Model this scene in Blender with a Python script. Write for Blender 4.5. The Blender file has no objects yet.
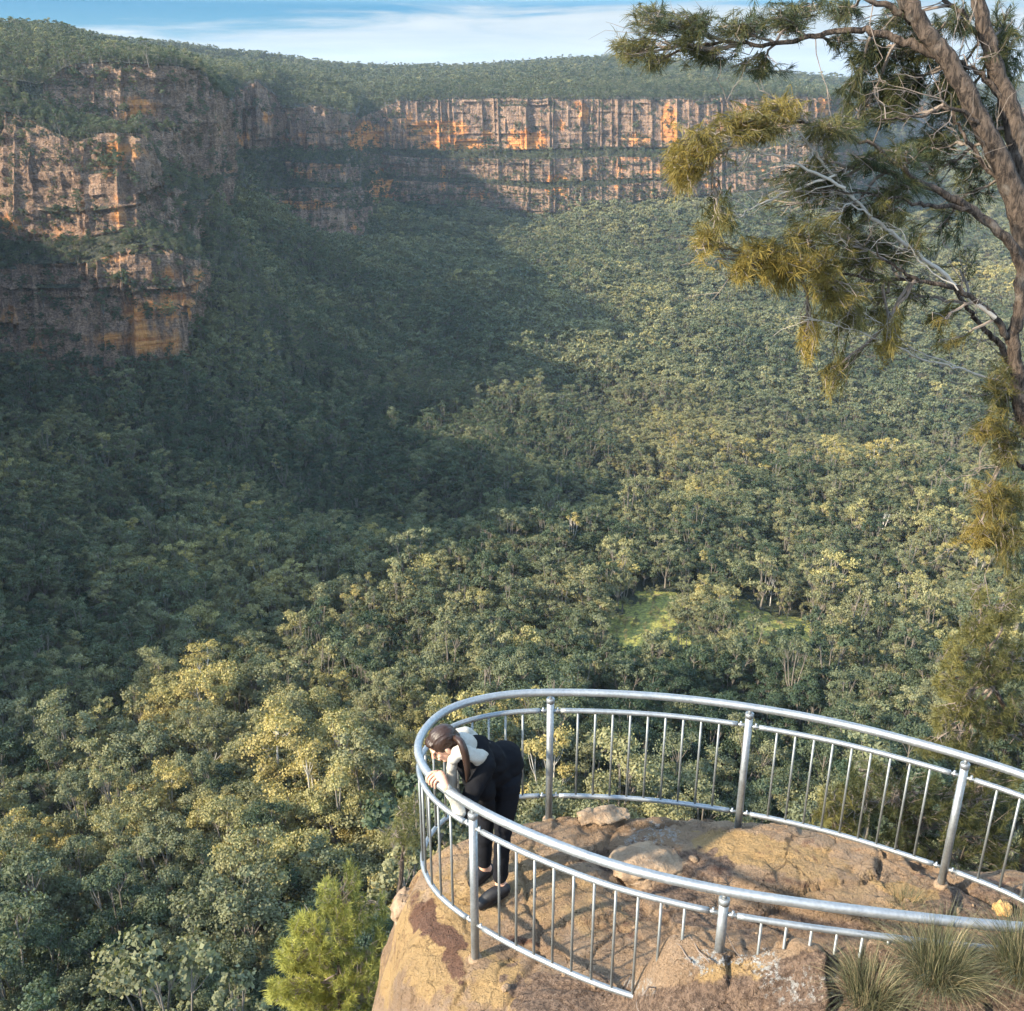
import bpy, bmesh, math, random
import numpy as np
from mathutils import Vector, Matrix
PI = math.pi
R = math.radians
random.seed(7)
rng = np.random.default_rng(11)

# ------------------------------------------------------------------ camera, sky, sun, exposure
scene = bpy.context.scene
col = scene.collection
FOC = 1031.0                      # focal length in pixels of the 1024 px wide frame
PITCH = R(22.4)
cam_data = bpy.data.cameras.new('camera')
cam = bpy.data.objects.new('camera', cam_data)
col.objects.link(cam)
cam_data.sensor_fit = 'HORIZONTAL'
cam_data.sensor_width = 36.0
cam_data.lens = 36.0 * FOC / 1024.0
cam_data.clip_start = 0.1
cam_data.clip_end = 60000
cam.location = (0, 0, 0)
cam.rotation_euler = (PI / 2 - PITCH, 0, 0)
scene.camera = cam

HAZE = 0.00003
SUN_TRAVEL = R(25)                # heading of the light over the ground, from +X towards +Y
SUN_ELEV = R(31)
sd = Vector((math.cos(SUN_ELEV) * math.cos(SUN_TRAVEL), math.cos(SUN_ELEV) * math.sin(SUN_TRAVEL), -math.sin(SUN_ELEV)))
sun_data = bpy.data.lights.new('sun', 'SUN')
sun_data.energy = 3.4
sun_data.angle = R(1.6)
sun_data.color = (1.0, 0.87, 0.66)
sun = bpy.data.objects.new('sun', sun_data)
col.objects.link(sun)
sun.rotation_euler = sd.to_track_quat('-Z', 'Y').to_euler()

world = bpy.data.worlds.new('World')
scene.world = world
world.use_nodes = True
wt = world.node_tree
wt.nodes.clear()
def wn(t, **k):
    n = wt.nodes.new(t)
    for a, b in k.items():
        setattr(n, a, b)
    return n
w_out = wn('ShaderNodeOutputWorld')
w_bg = wn('ShaderNodeBackground')
w_sky = wn('ShaderNodeTexSky', sky_type='NISHITA')
w_sky.sun_disc = False
w_sky.sun_elevation = SUN_ELEV
w_sky.sun_rotation = math.atan2(-sd.x, -sd.y)
w_sky.altitude = 900
w_sky.air_density = 1.0
w_sky.dust_density = 0.3
w_sky.ozone_density = 3.0
w_bg.inputs['Strength'].default_value = 0.15
# thin bank of cloud along the horizon with streaks above it
tc = wn('ShaderNodeTexCoord')
sepd = wn('ShaderNodeSeparateXYZ')
wt.links.new(tc.outputs['Generated'], sepd.inputs[0])
mp = wn('ShaderNodeMapping')
mp.inputs['Scale'].default_value = (3.0, 3.0, 42.0)
wt.links.new(tc.outputs['Generated'], mp.inputs[0])
nz = wn('ShaderNodeTexNoise')
nz.inputs['Scale'].default_value = 1.6
nz.inputs['Detail'].default_value = 7
nz.inputs['Roughness'].default_value = 0.62
nz.inputs['Distortion'].default_value = 0.5
wt.links.new(mp.outputs[0], nz.inputs['Vector'])
def wmath(op, a, b):
    n = wn('ShaderNodeMath', operation=op)
    for i, v in enumerate((a, b)):
        if isinstance(v, (int, float)):
            n.inputs[i].default_value = v
        else:
            wt.links.new(v, n.inputs[i])
    return n.outputs[0]
# cover = smoothstep over (noise*k - (elev - e0)*s)
bank = wmath('ADD', wmath('MULTIPLY', wmath('SUBTRACT', 0.057, sepd.outputs['Z']), 55.0), wmath('MULTIPLY', sepd.outputs['X'], 2.4))
cov = wmath('ADD', bank, wmath('MULTIPLY', wmath('SUBTRACT', nz.outputs['Fac'], 0.5), 3.0))
ramp = wn('ShaderNodeMapRange', interpolation_type='SMOOTHSTEP')
ramp.inputs['From Min'].default_value = -0.35
ramp.inputs['From Max'].default_value = 0.75
wt.links.new(cov, ramp.inputs['Value'])
mixc = wn('ShaderNodeMix', data_type='RGBA')
wt.links.new(ramp.outputs[0], mixc.inputs['Factor'])
# clear part: the sky texture, deepened near the horizon, brightened overhead as added fill light
skyc = wn('ShaderNodeMix', data_type='RGBA', blend_type='MULTIPLY')
skyc.inputs['Factor'].default_value = 1.0
wt.links.new(w_sky.outputs[0], skyc.inputs['A'])
skyc.inputs['B'].default_value = (1, 1, 1, 1)
deep = wn('ShaderNodeMapRange')
deep.inputs['From Min'].default_value = 0.06
deep.inputs['From Max'].default_value = 0.22
wt.links.new(sepd.outputs['Z'], deep.inputs['Value'])
sky_gain = wn('ShaderNodeMix', data_type='RGBA')
sky_gain.inputs['A'].default_value = (0.032, 0.108, 0.172, 1)
sky_gain.inputs['B'].default_value = (2.1, 1.78, 1.38, 1)  # warm gain above the frame, added to lift the shadows
wt.links.new(deep.outputs[0], sky_gain.inputs['Factor'])
wt.links.new(sky_gain.outputs['Result'], skyc.inputs['B'])
wt.links.new(skyc.outputs['Result'], mixc.inputs['A'])
cl2 = wn('ShaderNodeMapRange')
cl2.inputs['From Min'].default_value = 0.3
cl2.inputs['From Max'].default_value = 0.7
wt.links.new(nz.outputs['Fac'], cl2.inputs['Value'])
clc = wn('ShaderNodeMix', data_type='RGBA')
clc.inputs['A'].default_value = (0.86, 1.08, 1.22, 1)
clc.inputs['B'].default_value = (1.22, 1.36, 1.42, 1)
wt.links.new(cl2.outputs[0], clc.inputs['Factor'])
wt.links.new(clc.outputs['Result'], mixc.inputs['B'])
wt.links.new(mixc.outputs['Result'], w_bg.inputs['Color'])
wt.links.new(w_bg.outputs[0], w_out.inputs['Surface'])

vs = scene.view_settings
vs.view_transform = 'Standard'
vs.look = 'None'
vs.exposure = 2.02
vs.gamma = 1.0
vs.use_curve_mapping = False
cy = scene.cycles
cy.max_bounces = 5
cy.diffuse_bounces = 3
cy.glossy_bounces = 2
cy.transmission_bounces = 3
cy.transparent_max_bounces = 6
cy.volume_bounces = 0
cy.use_denoising = True
cy.use_adaptive_sampling = True
cy.adaptive_threshold = 0.02

# ------------------------------------------------------------------ pixel -> point helpers
CP, SP = math.cos(PITCH), math.sin(PITCH)
def ray(px, py):
    x = (px - 512) / FOC
    y = (505.5 - py) / FOC
    return (x, CP + y * SP, -SP + y * CP)
def aty(px, py, Y):
    d = ray(px, py)
    k = Y / d[1]
    return np.array((d[0] * k, Y, d[2] * k))
def onz(px, py, z):
    d = ray(px, py)
    k = z / d[2]
    return np.array((d[0] * k, d[1] * k, z))
def to_px(P):
    P = np.asarray(P, float)
    depth = P[..., 1] * CP - P[..., 2] * SP
    up = P[..., 1] * SP + P[..., 2] * CP
    return 512 + FOC * P[..., 0] / depth, 505.5 - FOC * up / depth, depth

# ------------------------------------------------------------------ noise (numpy)
def _h(ix, iy, iz, seed):
    n = (ix.astype(np.int64) * 374761393 + iy.astype(np.int64) * 668265263 + iz.astype(np.int64) * 2147483647 + seed * 974634777) & 0xFFFFFFFF
    n = ((n ^ (n >> 13)) * 1274126177) & 0xFFFFFFFF
    n = (n ^ (n >> 16)) & 0xFFFFFFFF
    return n.astype(np.float64) / 4294967295.0
def hash1(i, seed=0, j=0):
    i = np.asarray(i)
    return _h(i, np.zeros_like(i) + j, np.zeros_like(i), seed)
def vn(x, y, z=0.0, seed=0):
    x, y, z = np.broadcast_arrays(np.asarray(x, float), np.asarray(y, float), np.asarray(z, float))
    ix, iy, iz = np.floor(x), np.floor(y), np.floor(z)
    fx, fy, fz = x - ix, y - iy, z - iz
    fx = fx * fx * (3 - 2 * fx); fy = fy * fy * (3 - 2 * fy); fz = fz * fz * (3 - 2 * fz)
    r = 0
    for a in (0, 1):
        for b in (0, 1):
            for c in (0, 1):
                w = (fx if a else 1 - fx) * (fy if b else 1 - fy) * (fz if c else 1 - fz)
                r = r + w * _h(ix + a, iy + b, iz + c, seed)
    return r * 2 - 1
def fbm(x, y, z=0.0, oct=4, seed=0, gain=0.5):
    x = np.asarray(x, float); y = np.asarray(y, float); z = np.asarray(z, float)
    r = 0; a = 1.0; f = 1.0; t = 0
    for k in range(oct):
        r = r + a * vn(x * f + 17.3 * k, y * f - 9.1 * k, z * f + 4.7 * k, seed + k)
        t += a; a *= gain; f *= 2.03
    return r / t
def sstep(a, b, x):
    t = np.clip((x - a) / (b - a), 0, 1)
    return t * t * (3 - 2 * t)

def vor(x, y, seed=0):
    """distance to the nearest cell centre, to the second nearest, and a hash of the cell"""
    ix = np.floor(x); iy = np.floor(y)
    f1 = np.full(x.shape, 9.0); f2 = np.full(x.shape, 9.0); hid = np.zeros(x.shape); cx = np.zeros(x.shape); cy_ = np.zeros(x.shape)
    for a in (-1, 0, 1):
        for b in (-1, 0, 1):
            jx = ix + a; jy = iy + b
            qx = jx + _h(jx, jy, jx * 0, seed); qy = jy + _h(jx, jy, jx * 0 + 1, seed)
            dd = np.hypot(x - qx, y - qy)
            n1 = dd < f1
            f2 = np.where(n1, f1, np.minimum(f2, dd))
            hid = np.where(n1, _h(jx, jy, jx * 0 + 2, seed), hid)
            cx = np.where(n1, x - qx, cx); cy_ = np.where(n1, y - qy, cy_)
            f1 = np.where(n1, dd, f1)
    return f1, f2, hid, cx, cy_

# ------------------------------------------------------------------ object helpers
def tag(o, label=None, cat=None, group=None, kind=None):
    if label: o['label'] = label
    if cat: o['category'] = cat
    if group: o['group'] = group
    if kind: o['kind'] = kind
    return o
def empty(name, loc=(0, 0, 0), rz=0.0, label=None, cat=None, group=None):
    o = bpy.data.objects.new(name, None)
    o.empty_display_size = 0.2
    col.objects.link(o)
    o.location = loc
    o.rotation_euler = (0, 0, rz)
    return tag(o, label, cat, group)
def mesh_np(name, V, F, mats, smooth=False, fm=None, attrs=None, link=True, parent=None):
    """V (n,3), F (m,k) with k = 3 or 4, or a list of such arrays"""
    me = bpy.data.meshes.new(name)
    Fs = F if isinstance(F, list) else [F]
    Fs = [f for f in Fs if len(f)]
    V = np.asarray(V, np.float32)
    me.vertices.add(len(V))
    me.vertices.foreach_set('co', V.ravel())
    idx = np.concatenate([np.asarray(f).ravel() for f in Fs]).astype(np.int32)
    sizes = np.concatenate([np.full(len(f), np.asarray(f).shape[1]) for f in Fs]).astype(np.int32)
    starts = np.concatenate([[0], np.cumsum(sizes)[:-1]]).astype(np.int32)
    me.loops.add(len(idx))
    me.loops.foreach_set('vertex_index', idx)
    me.polygons.add(len(sizes))
    me.polygons.foreach_set('loop_start', starts)
    me.polygons.foreach_set('loop_total', sizes)
    me.polygons.foreach_set('use_smooth', np.full(len(sizes), smooth))
    if fm is not None:
        me.polygons.foreach_set('material_index', np.asarray(fm, np.int32))
    for m in (mats if isinstance(mats, (list, tuple)) else [mats]):
        me.materials.append(m)
    if attrs:
        for k, a in attrs.items():
            at = me.attributes.new(k, 'FLOAT', 'POINT')
            at.data.foreach_set('value', np.asarray(a, np.float32))
    me.update(calc_edges=True)
    me.validate()
    o = bpy.data.objects.new(name, me)
    if link:
        col.objects.link(o)
    if parent:
        o.parent = parent
    return o
def grid_faces(n, m, off=0):
    i, j = np.meshgrid(np.arange(n - 1), np.arange(m - 1), indexing='ij')
    a = (i * m + j).ravel() + off
    return np.stack([a, a + m, a + m + 1, a + 1], 1)
class MB:
    """collects tubes, blobs and boxes into one mesh"""
    def __init__(s):
        s.V = []; s.Q = []; s.T = []; s.n = 0
    def add(s, V, F):
        V = np.asarray(V, float); F = np.asarray(F)
        (s.Q if F.shape[1] == 4 else s.T).append(F + s.n)
        s.V.append(V); s.n += len(V)
    def tube(s, pts, rad, seg=8, cap=True):
        P = np.asarray(pts, float)
        n = len(P)
        rad = np.full(n, rad) if np.isscalar(rad) else np.asarray(rad, float)
        T = np.gradient(P, axis=0)
        T /= np.linalg.norm(T, axis=1)[:, None] + 1e-12
        up = np.array((0, 0, 1.0)) if abs(T[0, 2]) < 0.9 else np.array((1.0, 0, 0))
        u = np.cross(T[0], up); u /= np.linalg.norm(u)
        U = []
        for k in range(n):
            u = u - T[k] * (u @ T[k]); u /= np.linalg.norm(u) + 1e-12
            U.append(u)
        U = np.array(U); W = np.cross(T, U)
        a = np.linspace(0, 2 * PI, seg, endpoint=False)
        V = P[:, None] + rad[:, None, None] * (U[:, None] * np.cos(a)[None, :, None] + W[:, None] * np.sin(a)[None, :, None])
        i, j = np.meshgrid(np.arange(n - 1), np.arange(seg), indexing='ij')
        i = i.ravel(); j = j.ravel(); j2 = (j + 1) % seg
        F = np.stack([i * seg + j, i * seg + j2, (i + 1) * seg + j2, (i + 1) * seg + j], 1)
        V = V.reshape(-1, 3)
        if cap:
            V = np.vstack([V, P[0], P[-1]])
            j = np.arange(seg); j2 = (j + 1) % seg
            c0 = n * seg
            s.T.append(np.stack([np.full(seg, c0), j2, j], 1) + s.n)
            s.T.append(np.stack([np.full(seg, c0 + 1), (n - 1) * seg + j, (n - 1) * seg + j2], 1) + s.n)
        s.add(V, F)
    def blob(s, c, r, nu=14, nv=9, rot=None, noise=0.0, seed=0, fr=1.0):
        u = np.linspace(0, 2 * PI, nu, endpoint=False); v = np.linspace(0, PI, nv)
        vv, uu = np.meshgrid(v, u, indexing='ij')
        D = np.stack([np.sin(vv) * np.cos(uu), np.sin(vv) * np.sin(uu), np.cos(vv)], -1).reshape(-1, 3)
        k = 1 + noise * fbm(D[:, 0] * fr + seed, D[:, 1] * fr, D[:, 2] * fr, 4, seed) if noise else 1.0
        V = D * np.asarray(r, float)[None] * (k[:, None] if noise else 1.0)
        if rot is not None:
            V = V @ np.array(rot).T
        V = V + np.asarray(c)[None]
        i, j = np.meshgrid(np.arange(nv - 1), np.arange(nu), indexing='ij')
        i = i.ravel(); j = j.ravel(); j2 = (j + 1) % nu
        s.add(V, np.stack([i * nu + j, (i + 1) * nu + j, (i + 1) * nu + j2, i * nu + j2], 1))
    def data(s):
        return np.concatenate(s.V), [np.concatenate(x) for x in (s.Q, s.T) if x]
    def build(s, name, mats, parent=None, smooth=True, link=True):
        V, F = s.data()
        return mesh_np(name, V, F, mats, smooth, parent=parent, link=link)
def crom(P, n):
    """dense Catmull-Rom through the points"""
    P = np.asarray(P, float)
    Q = np.vstack([2 * P[0] - P[1], P, 2 * P[-1] - P[-2]])
    out = []
    for i in range(1, len(Q) - 2):
        p0, p1, p2, p3 = Q[i - 1], Q[i], Q[i + 1], Q[i + 2]
        for t in np.linspace(0, 1, n, endpoint=False):
            out.append(0.5 * ((2 * p1) + (-p0 + p2) * t + (2 * p0 - 5 * p1 + 4 * p2 - p3) * t * t + (-p0 + 3 * p1 - 3 * p2 + p3) * t ** 3))
    out.append(P[-1])
    return np.array(out)

# ------------------------------------------------------------------ materials
class NT:
    def __init__(s, name):
        s.m = bpy.data.materials.new(name)
        s.m.use_nodes = True
        s.t = s.m.node_tree
        s.t.nodes.clear()
        s.out = s.t.nodes.new('ShaderNodeOutputMaterial')
        s.b = s.t.nodes.new('ShaderNodeBsdfPrincipled')
        s.t.links.new(s.b.outputs[0], s.out.inputs[0])
        s.set('Specular IOR Level', 0.25)
    def set(s, k, v):
        if hasattr(v, 'links'): s.t.links.new(v, s.b.inputs[k])
        else: s.b.inputs[k].default_value = v
    def n(s, t, ins=None, **k):
        n = s.t.nodes.new(t)
        for a, b in k.items(): setattr(n, a, b)
        for a, b in (ins or {}).items():
            if hasattr(b, 'links'): s.t.links.new(b, n.inputs[a])
            else: n.inputs[a].default_value = b
        return n
    def pos(s, scale=(1, 1, 1), obj=False):
        src = s.n('ShaderNodeTexCoord').outputs['Object'] if obj else s.n('ShaderNodeNewGeometry').outputs['Position']
        return s.n('ShaderNodeMapping', {0: src, 'Scale': scale}).outputs[0]
    def noise(s, vec, scale, detail=5, rough=0.55, dist=0.0):
        return s.n('ShaderNodeTexNoise', {'Vector': vec, 'Scale': scale, 'Detail': detail, 'Roughness': rough, 'Distortion': dist}).outputs['Fac']
    def math(s, op, a, b=0.0, c=None):
        ins = {0: a, 1: b}
        if c is not None: ins[2] = c
        return s.n('ShaderNodeMath', ins, operation=op).outputs[0]
    def rng(s, v, a, b, c=0.0, d=1.0, smooth=True):
        return s.n('ShaderNodeMapRange', {'Value': v, 'From Min': a, 'From Max': b, 'To Min': c, 'To Max': d}, interpolation_type='SMOOTHSTEP' if smooth else 'LINEAR').outputs[0]
    def mix(s, f, a, b, mode='MIX'):
        def c4(v): return v if hasattr(v, 'links') else (tuple(v) + (1,) if len(v) == 3 else v)
        return s.n('ShaderNodeMix', {'Factor': f, 'A': c4(a), 'B': c4(b)}, data_type='RGBA', blend_type=mode).outputs['Result'] if False else s._mix(f, c4(a), c4(b), mode)
    def _mix(s, f, a, b, mode):
        n = s.t.nodes.new('ShaderNodeMix'); n.data_type = 'RGBA'; n.blend_type = mode
        for i, v in ((0, f), (6, a), (7, b)):
            if hasattr(v, 'links'): s.t.links.new(v, n.inputs[i])
            else: n.inputs[i].default_value = v
        return n.outputs[2]
    def attr(s, name, typ='GEOMETRY'):
        return s.n('ShaderNodeAttribute', attribute_name=name, attribute_type=typ).outputs['Fac']
    def bump(s, h, dist, strength=1.0, normal=None):
        ins = {'Height': h, 'Distance': dist, 'Strength': strength}
        if normal is not None: ins['Normal'] = normal
        return s.n('ShaderNodeBump', ins).outputs[0]
def plain(name, c, rough=0.8, metal=0.0, spec=0.3, var=0.15, scale=30.0):
    t = NT(name)
    f = t.noise(t.pos(obj=True), scale, 4)
    t.set('Base Color', t.mix(f, tuple(x * (1 - var) for x in c), tuple(min(1, x * (1 + var)) for x in c)))
    t.set('Roughness', rough); t.set('Metallic', metal); t.set('Specular IOR Level', spec)
    return t.m
M = {}

def leaf_mat(name, stops, trans=0.25, tintname='tint', rough=0.6, sat_noise=True):
    t = NT(name)
    tint = t.attr(tintname, 'INSTANCER')
    vr = t.attr('lv')
    base = t.n('ShaderNodeValToRGB', {0: tint})
    cr = base.color_ramp
    while len(cr.elements) > 1: cr.elements.remove(cr.elements[-1])
    cr.elements[0].position = stops[0][0]; cr.elements[0].color = (*stops[0][1], 1)
    for p, c in stops[1:]:
        e = cr.elements.new(p); e.color = (*c, 1)
    k = t.rng(vr, 0, 1, 0.62, 1.5, False)
    c = t._mix(1.0, base.outputs[0], t.n('ShaderNodeCombineColor', {0: k, 1: k, 2: k}).outputs[0], 'MULTIPLY')
    t.set('Base Color', c)
    t.set('Roughness', rough)
    t.set('Specular IOR Level', 0.2)
    tr = t.n('ShaderNodeBsdfTranslucent', {'Color': t._mix(1.0, c, (1.2, 1.25, 0.5, 1), 'MULTIPLY')})
    mx = t.n('ShaderNodeMixShader', {0: trans, 1: t.b.outputs[0], 2: tr.outputs[0]})
    t.t.links.new(mx.outputs[0], t.out.inputs[0])
    return t.m
GUM = [(0.0, (0.032, 0.051, 0.029)), (0.25, (0.070, 0.089, 0.049)), (0.5, (0.130, 0.136, 0.074)), (0.72, (0.190, 0.180, 0.090)), (0.88, (0.25, 0.222, 0.093)), (1.0, (0.295, 0.24, 0.090))]
M['leaf'] = leaf_mat('gum_leaves', GUM)
def bark_mat():
    t = NT('gum_bark')
    tint = t.attr('tint', 'INSTANCER')
    f = t.noise(t.pos((1, 1, 0.4), True), 1.5, 4)
    a = t.mix(f, (0.10, 0.085, 0.07), (0.22, 0.19, 0.155))
    b = t.mix(f, (0.40, 0.36, 0.30), (0.62, 0.58, 0.50))
    t.set('Base Color', t._mix(t.rng(tint, 0.80, 1.1), a, b, 'MIX'))
    t.set('Roughness', 0.85)
    return t.m
M['bark'] = bark_mat()

def cliff_mat():
    t = NT('sandstone_cliff')
    P = t.pos()
    streak = t.noise(t.pos((1, 1, 0.22)), 0.10, 7, 0.68)          # tall vertical weather streaks
    streak2 = t.noise(t.pos((1, 1, 0.16)), 0.34, 6, 0.65, 0.6)
    band = t.noise(t.pos((0.05, 0.05, 1)), 0.42, 6, 0.65)         # thin bedding
    blot = t.noise(P, 0.03, 5, 0.6, 0.4)
    grey = t.mix(t.rng(streak, 0.35, 0.65), (0.15, 0.099, 0.072), (0.33, 0.218, 0.148))
    grey = t.mix(t.rng(band, 0.54, 0.60, 0, .55), grey, (0.30, 0.205, 0.135))
    grey = t.mix(t.rng(streak2, 0.58, 0.64, 0, .7), grey, (0.052, 0.045, 0.045))
    fine = t.noise(t.pos((1, 1, 1.8)), 0.55, 6, 0.75)
    grey = t._mix(1.0, grey, t.mix(t.rng(fine, .34, .66), (0.45, 0.45, 0.47), (1.55, 1.5, 1.45)), 'MULTIPLY')
    pale = t.mix(band, (0.26, 0.165, 0.10), (0.37, 0.25, 0.16))
    o = t.attr('ochre')
    ob = t.math('ADD', t.math('ADD', o, t.math('MULTIPLY', t.math('SUBTRACT', streak, 0.5), 1.6)), t.math('MULTIPLY', t.math('SUBTRACT', blot, 0.5), 1.0))
    ora = t.mix(t.rng(band, 0.35, 0.65), (0.42, 0.15, 0.05), (0.72, 0.33, 0.11))
    c = t.mix(t.rng(blot, 0.56, 0.70, 0, .6), grey, pale)
    c = t.mix(t.rng(ob, 0.40, 0.85), c, ora)
    c = t.mix(t.rng(t.noise(t.pos((0.06, 0.06, 1)), 0.20, 6, 0.7), 0.60, 0.66, 0, .6), c, (0.07, 0.055, 0.05))
    # scrub on the steps and in the gullies
    nz_ = t.n('ShaderNodeSeparateXYZ', {0: t.n('ShaderNodeNewGeometry').outputs['Normal']}).outputs[2]
    sc = t.math('ADD', nz_, t.math('MULTIPLY', t.math('SUBTRACT', t.noise(P, 0.05, 5, .7), 0.5), 0.8))
    sc = t.math('MAXIMUM', sc, t.math('MULTIPLY', t.attr('scrub'), 1.0))
    sg = t.mix(t.rng(t.noise(P, 0.35, 6, .7), .35, .65), (0.02, 0.028, 0.018), (0.10, 0.095, 0.06))
    c = t._mix(t.rng(sc, 0.62, 0.80), c, sg, 'MIX')
    t.set('Base Color', c)
    t.set('Roughness', 0.92)
    h = t.math('ADD', t.math('MULTIPLY', band, 0.7), t.math('ADD', t.math('MULTIPLY', t.noise(P, 0.35, 8, 0.7), 1.4), streak2))
    t.set('Normal', t.bump(h, 4.0, 1.0))
    return t.m
M['cliff'] = cliff_mat()
def ground_mat():
    t = NT('forest_floor')
    P = t.pos()
    f = t.noise(P, 0.06, 5); g = t.noise(P, 0.9, 5, 0.65)
    c = t.mix(f, (0.022, 0.030, 0.018), (0.05, 0.055, 0.03))
    m = t.mix(t.rng(g, .35, .65), (0.14, 0.14, 0.045), (0.36, 0.34, 0.085))
    m = t.mix(t.rng(t.noise(P, 0.16, 5, .6), .58, .7), m, (0.34, 0.23, 0.11))
    c = t.mix(t.rng(t.math('ADD', t.attr('meadow'), t.math('MULTIPLY', t.math('SUBTRACT', g, .5), .6)), 0.35, 0.6), c, m)
    t.set('Base Color', c); t.set('Roughness', 0.95)
    t.set('Normal', t.bump(t.math('ADD', f, g), 1.5, 0.8))
    return t.m
M['ground'] = ground_mat()

# ------------------------------------------------------------------ valley floor (one sheet out to the ranges)
CTRL = []   # pixel column, pixel row, distance
for px, rows in {
    -60: [(360, 740), (430, 640), (520, 500), (620, 390), (720, 290), (820, 225), (920, 180), (1011, 148)],
    100: [(352, 745), (400, 690), (500, 560), (600, 430), (700, 318), (800, 240), (900, 188), (1011, 150)],
    212: [(325, 800), (360, 765), (400, 715), (500, 600), (600, 430), (700, 315), (800, 238), (900, 188), (1011, 150)],
    228: [(192, 1000), (220, 925), (260, 868), (310, 825), (350, 785)],
    250: [(205, 1280), (228, 1170), (262, 1060), (300, 980)],
    300: [(215, 1680), (250, 1450), (300, 1120), (400, 850), (500, 640), (570, 455), (600, 415), (700, 308), (800, 236), (1011, 150)],
    400: [(212, 1880), (230, 1700), (300, 1200), (400, 880), (500, 640), (556, 455), (600, 405), (700, 302), (800, 235), (1011, 150)],
    500: [(215, 1950), (250, 1620), (300, 1270), (400, 910), (500, 630), (532, 500), (600, 392), (700, 298), (800, 234), (1011, 150)],
    600: [(213, 1940), (250, 1600), (300, 1310), (400, 930), (495, 660), (520, 510), (600, 395), (700, 298), (800, 234), (1011, 150)],
    700: [(208, 1920), (250, 1600), (300, 1370), (400, 960), (455, 790), (480, 590), (520, 510), (600, 400), (700, 300), (1011, 150)],
    800: [(207, 1900), (250, 1620), (300, 1400), (400, 980), (450, 830), (466, 625), (520, 515), (600, 405), (700, 300), (1011, 150)],
    900: [(170, 3100), (200, 2600), (250, 1850), (300, 1480), (400, 1010), (448, 870), (463, 630), (520, 520), (600, 410), (700, 300), (1011, 150)],
    1080: [(150, 3600), (200, 2500), (250, 1900), (300, 1500), (400, 1020), (448, 870), (463, 630), (520, 520), (600, 410), (700, 300), (1011, 150)],
}.items():
    for py, Y in rows:
        CTRL.append(aty(px, py, Y))
CTRL += [np.array(p, float) for p in [
    (-700, 1500, -150), (-300, 2600, -150), (300, 3200, -200), (900, 3800, -230), (1500, 4300, -260), (2200, 5000, -260), (3500, 6800, -200), (0, 7000, -100), (-1500, 6000, 0),
    (1200, 5600, -240), (2500, 7500, -200), (1700, 1500, -250), (1000, 700, -230), (600, 300, -190), (400, 60, -160),
    (-420, 500, -215), (-480, 300, -200), (-420, 80, -190), (-250, 0, -170), (-300, 200, -195), (-700, 300, -160), (-900, 900, -150), (-100, 40, -155), (60, 40, -150), (-700, -300, -150), (700, -200, -150)]]
CTRL += [aty(px, 480, 700) - np.array((0, 0, 38)) for px in (620, 690, 760, 830, 900, 970, 1050)]
CTRL += [aty(px, 532, 565) - np.array((0, 0, 30)) for px in (430, 500, 570, 640)]
CTRL = np.array(CTRL)
def warp(X, Y):
    r = np.sqrt(X * X + Y * Y) + 1e-6
    return np.stack([np.arctan2(X, Y) * 1.6, np.log(r)], -1)
_cw = warp(CTRL[:, 0], CTRL[:, 1])
def _phi(d2): return np.sqrt(d2 + 0.02 ** 2)
_A = _phi(((_cw[:, None] - _cw[None]) ** 2).sum(-1)) - 0.012 * np.eye(len(_cw))
_n = len(_cw)
_AA = np.zeros((_n + 3, _n + 3)); _AA[:_n, :_n] = _A; _AA[:_n, _n] = 1; _AA[:_n, _n + 1:] = _cw; _AA[_n:, :_n] = _AA[:_n, _n:].T
_W = np.linalg.solve(_AA, np.concatenate([CTRL[:, 2], [0, 0, 0]]))
def valley_z(X, Y):
    X = np.asarray(X, float); Y = np.asarray(Y, float)
    sh = X.shape; X = X.ravel(); Y = Y.ravel(); out = np.empty(len(X))
    for a in range(0, len(X), 20000):
        w = warp(X[a:a + 20000], Y[a:a + 20000])
        out[a:a + 20000] = _phi(((w[:, None] - _cw[None]) ** 2).sum(-1)) @ _W[:_n] + _W[_n] + w @ _W[_n + 1:]
    r = np.sqrt(X * X + Y * Y)
    amp = np.clip(r / 900, 0.15, 1.0)
    rdg = 1 - np.abs(fbm((X + .5 * Y) / 190, (Y - .5 * X) / 420, 0, 3, 15)) * 2.2
    out += amp * (9 * fbm(X / 210, Y / 210, 0, 4, 5) + 3.0 * fbm(X / 45, Y / 45, 0, 3, 9) + 15 * (rdg - .5) * sstep(150, 500, r))
    return out.reshape(sh)
CLEAR = [(aty(636, 632, 358), 18, 33), (aty(770, 622, 362), 20, 38), (aty(744, 606, 385), 9, 15), (aty(662, 598, 392), 12, 13), (aty(606, 645, 342), 9, 13)]
def meadow(X, Y):
    m = np.zeros_like(X)
    for c, a, b in CLEAR:
        d = np.sqrt(((X - c[0]) / a) ** 2 + ((Y - c[1]) / b) ** 2) + 0.8 * fbm(X / 11, Y / 11, 0, 4, 31)
        m = np.maximum(m, sstep(1.15, 0.75, d))
    return m
def build_valley():
    th = np.concatenate([np.linspace(-112, -32, 60, endpoint=False), np.linspace(-32, 33, 420, endpoint=False), np.linspace(33, 80, 30)])
    th = np.radians(th)
    r = np.exp(np.linspace(np.log(45), np.log(11000), 420))
    T, RR = np.meshgrid(th, r, indexing='ij')
    X = RR * np.sin(T); Y = RR * np.cos(T)
    Z = valley_z(X, Y)
    V = np.stack([X, Y, Z], -1).reshape(-1, 3)
    o = mesh_np('valley_floor', V, grid_faces(*X.shape)[:, ::-1], M['ground'], True, attrs={'meadow': meadow(X, Y).ravel()})
    tag(o, kind='structure')
build_valley()

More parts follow.
